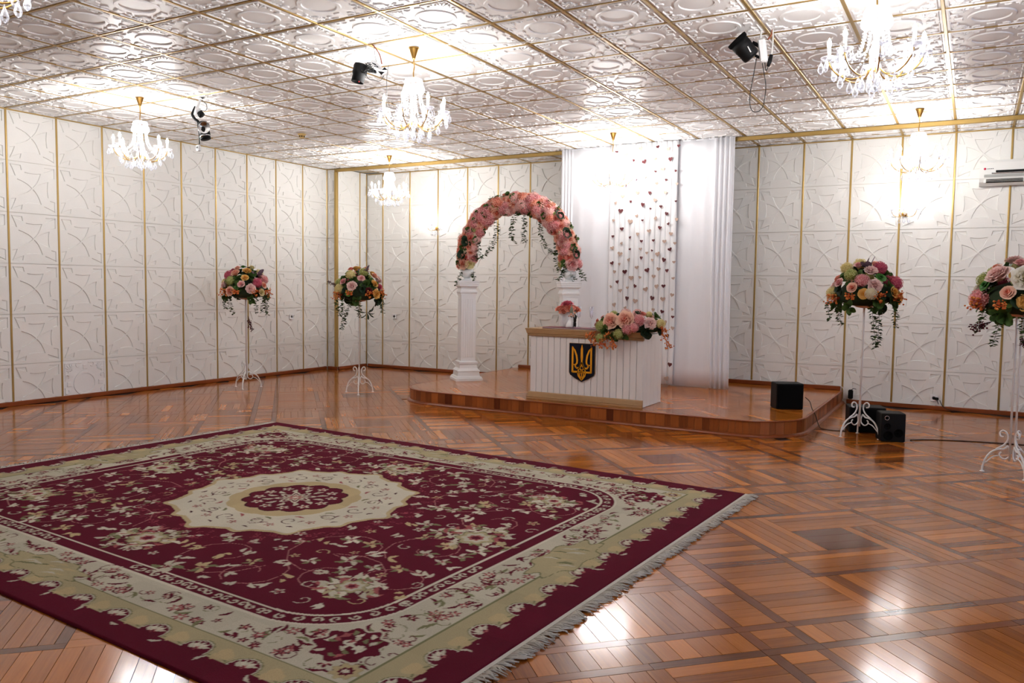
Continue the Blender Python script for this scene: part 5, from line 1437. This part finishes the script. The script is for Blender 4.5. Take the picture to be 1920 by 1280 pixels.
# smoke detector
sd = thing('smoke_detector', 'small round smoke detector on the ceiling', 'smoke detector', (-7.158, 7.428, H))
ob('base', MB().lathe([(.05,-.0075),(.05,-.018),(.046,-.024)], 20), mat('aged_plastic', srgb(220,186,120), rough=.5), sd)
ob('sensor', MB().lathe([(.034,-.024),(.034,-.05),(.028,-.056)], 20), mat('aged_plastic', srgb(220,186,120)), sd)
for k in range(8): ob('slot', MB().bbox(-.007,.007,-.036,-.03,-.048,-.03,.001), M_BLACKM, sd, (0,0,0), (0,0,2*PI*k/8))

# ---- flash heads hanging from the ceiling
def can(parent, a, b, r, name='flash_body', r2=None):
    a, b = Vector(a), Vector(b); L = (b-a).length; r2 = r2 or r
    return ob(name, MB().lathe([(r*.55,0),(r*.92,.006),(r,.02),(r,L*.45),(r*1.02,L*.46),((r+r2)/2,L*.6),(r2,L*.62),(r2,L),(r2*.9,L),(r2*.86,L-.02),(.004,L-.022)], 22, cap=True), M_BLACK, parent, a, (b-a).to_track_quat('Z','Y'))
FR, FU, FB = Vector((0.8689,0.4948,0.0132)), Vector((-0.0449,0.0523,0.9976)), Vector((-0.4930,0.8674,-0.0676))   # turned towards the room's entrance
def lp(a, b, d=0): return FR*(a*.01)+FU*(b*.01)+FB*(d*.01)      # right, up, back in cm from the ceiling point
# right one
c0 = Vector((-1.287, 5.944, H))
t = thing('flash_head', 'black studio flash head with white box and looped cable, nearest the right chandelier', 'flash head', c0)
can(t, lp(-11.3,-19.9), lp(-21.4,-8.6), .062, r2=.066)
o = ob('reflector_rim', MB().lathe([(.068,-.01),(.074,0),(.074,.02),(.07,.02)], 24, cap=False), M_BLACKM, t, lp(-21.4,-8.6), (lp(-21.4,-8.6)-lp(-11.3,-19.9)).to_track_quat('Z','Y'))
ob('brand_stripe', MB().tube([lp(-16.7,-14.6,-7.0),lp(-14.5,-18.6,-7.0)], .004, 6), M_WHITEP, t)
v0, v1 = lp(-4.9,-7.2), lp(-3.0,-23.6)
ob('power_box', MB().bbox(-.034,.034,-.025,.025,0,(v1-v0).length,.01), M_WHITEP, t, v0, (v1-v0).to_track_quat('Z','Y'))
ob('bracket', MB().tube([lp(-11.3,-9.4),lp(-7.9,-10.9),lp(-4.8,-13.2)], .014, 8).tube([lp(-9.4,-18.4),lp(-6.3,-19.9)], .01, 8), M_BLACKM, t)
ob('white_cord', MB().tube(bez([lp(-5.6,-6.4),lp(-4.8,-0.4),lp(-2.2,4.1),lp(3.6,8.7,10.0)],6), .006, 6).tube(bez([lp(2.2,-17.7),lp(3.0,-9.4),lp(3.0,-0.0),lp(4.3,8.0,10.0)],6), .005, 6), M_CABLEW, t)
ob('cord_coil', MB().tube(bez([lp(-1.8,1.8),lp(2.7,4.9),lp(10.8,4.9),lp(14.6,2.6),lp(10.8,0.4),lp(3.4,1.9),lp(-2.3,4.8),lp(-0.0,6.3)],6), .005, 6), M_CABLEW, t)
ob('brown_wire', MB().tube(bez([lp(-0.4,-7.1),lp(2.2,-3.4),lp(2.6,1.1,0.1),lp(1.8,4.1)],6), .006, 6), M_COPPER, t)
ob('inline_plug', MB().tube([lp(1.8,-18.1),lp(0.8,-22.6),lp(-0.4,-25.9)], [.014,.015,.012], 8), M_BLACK, t)
ob('looped_cable', MB().tube(bez([lp(-8.3,-19.9),lp(-10.5,-31.9),lp(-13.1,-46.9),lp(-12.3,-55.9),lp(-8.6,-58.1),lp(-4.1,-54.4),lp(-1.9,-41.3),lp(-3.0,-31.9),lp(-4.5,-23.7,-0.1)],6), .0032, 6).tube(bez([lp(-2.6,-23.6),lp(-1.8,-28.9),lp(-0.4,-26.7)],5), .0032, 6), M_CABLEB, t)
cable('ceiling_wire', [tuple(Vector(c0)+lp(-2.9,8.0,9.9)), (-2.6,5.42,H-.035), (-3.95,4.96,H-.02)], .003, M_CABLEW, 'thin white wire stretched under the ceiling between two flash heads')
# middle one
c0 = Vector((-4.05, 4.93, H))
t = thing('flash_head', 'black studio flash head with tangled wires beside the middle chandelier', 'flash head', c0)
can(t, lp(-4.9,-15.0), lp(-8.2,-28.9), .055, r2=.048)
ob('status_lamp', MB().ball(lp(-6.0,-30.0,-5.0), .005, 6, 4), mat('red_lens', srgb(220,40,40), rough=.3), t)
ob('bracket', MB().tube([lp(-3.3,-17.4),lp(1.5,-19.9),lp(6.4,-20.7)], .016, 8), M_BLACKM, t)
ob('white_mount', MB().tube(bez([lp(2.4,-14.2),lp(5.2,-16.6),lp(9.7,-19.9),lp(13.0,-20.7)],4), [.03,.034,.032,.03,.032,.03,.028,.026,.025,.024,.022,.02,.018], 8), M_WHITEP, t)
tw = MB(); r_ = random.Random(4)
for k in range(12):
    x, y = r_.uniform(-2.5,5.7), r_.uniform(-23,-16.6); q_ = lambda a_, b_: r_.uniform(a_, b_); tw.tube(bez([lp(x,y,-5),lp(x+q_(-3.7,3.7),y-q_(1,4),-6),lp(x+q_(-3.7,3.7),y+q_(-2.5,3),-4),lp(x+q_(-2.5,2.5),y+1.6,-4)],5), .0028, 5)
ob('tangled_wire', tw, M_CABLEB, t)
ob('loop_wire', MB().tube(bez([lp(-1.7,-23.1,-0.1),lp(0.7,-26.4),lp(4.0,-27.2),lp(8.9,-28.0),lp(12.1,-23.9)],6), .0025, 5), M_CABLEB, t)
ob('black_shutter', MB().add([lp(8.2,-22.3,-6.0),lp(13.9,-23.0,-6.0),lp(11.0,-25.5,-6.0),lp(7.8,-21.3,-3.0),lp(13.4,-22.1,-3.0),lp(10.6,-24.5,-3.0)], [(0,1,2),(5,4,3),(0,3,4,1),(1,4,5,2),(2,5,3,0)]).add([lp(11.5,-21.5,-6.0),lp(13.4,-19.4,-6.0),lp(15.8,-21.5,-6.0),lp(11.0,-20.5,-2.9),lp(13.0,-18.4,-3.0),lp(15.4,-20.5,-3.0)], [(0,1,2),(5,4,3),(0,3,4,1),(1,4,5,2),(2,5,3,0)]), M_BLACK, t)
ob('brown_wire', MB().tube(bez([lp(-0.1,0.9),lp(3.2,-0.3),lp(5.6,-2.8),lp(8.5,-7.2),lp(9.7,-11.0),lp(10.5,-15.0)],6), .005, 6), M_COPPER, t)
ob('thin_wire', MB().tube(bez([lp(-0.1,0.9),lp(4.0,-0.4),lp(5.2,-8.5),lp(6.4,-13.4)],6), .002, 5).tube([lp(15.4,-15.8),lp(14.1,-27.2),lp(14.6,-47.5)], .002, 5), M_CABLEB, t)
# left one
c0 = Vector((-6.626, 5.577, H))
t = thing('flash_head', 'black and chrome flash head on a curved bracket beside the left chandelier', 'flash head', c0)
ob('ceiling_clamp', MB().tube([lp(-0.1,2.1),lp(-2.7,1.0),lp(-5.3,-1.0)], [.01,.016,.012], 8).tube([lp(1.5,2.1),lp(-0.1,0.0)], .008, 6), M_BLACK, t)
ob('white_arm', MB().tube(bez([lp(-6.4,-2.1),lp(-8.5,-7.4),lp(-10.0,-13.7)],5), .012, 8), M_WHITEP, t)
ob('curved_bracket', MB().tube(bez([lp(-11.2,-9.5),lp(-13.8,-14.8),lp(-14.3,-18.0),lp(-11.6,-22.1),lp(-9.0,-24.2,0.1),lp(-8.0,-30.6,0.1)],6), .014, 8), M_BLACK, t)
ob('white_box', MB().tube([lp(-9.0,-10.5),lp(-10.6,-17.9)], .03, 6), M_WHITEP, t)
can(t, lp(-4.8,-24.3), lp(-1.6,-38.0), .046, r2=.05)
ob('upper_unit', MB().tube([lp(-7.5,-15.3),lp(-4.8,-18.5,0.1)], .032, 10), M_BLACK, t)
ob('chrome_band', MB().tube([lp(-2.2,-38.0),lp(-1.7,-39.6)], .052, 20), M_CHR, t); ob('end_cap', MB().tube([lp(-1.7,-39.6),lp(-1.1,-41.7)], .05, 20), M_BLACK, t)
ob('reflector_dish', MB().lathe([(.008,-.02),(.04,-.012),(.058,.004),(.06,.004),(.045,-.016),(.008,-.025)], 24), M_CHR, t, lp(-0.4,-31.7,-6.0), (-FB).to_track_quat('Z','Y'))
ob('loop_wire', MB().tube(bez([lp(-5.3,-3.1),lp(-1.1,-6.3),lp(-0.1,-11.0),lp(-2.2,-13.7),lp(-6.9,-12.6)],6), .003, 5), M_CABLEB, t)
ob('hanging_cable', MB().tube(bez([lp(-9.0,-25.3),lp(-7.9,-35.9),lp(-7.5,-46.4)],5), .006, 6), M_CABLEB, t); ob('remote_unit', MB().bbox(-.022,.022,-.015,.015,-.06,.0,.006), M_WHITEP, t, lp(-8.5,-47.5)); ob('remote_window', MB().bbox(-.014,.014,-.0165,-.013,-.035,-.012,.001), M_BLACK, t, lp(-8.5,-47.5))
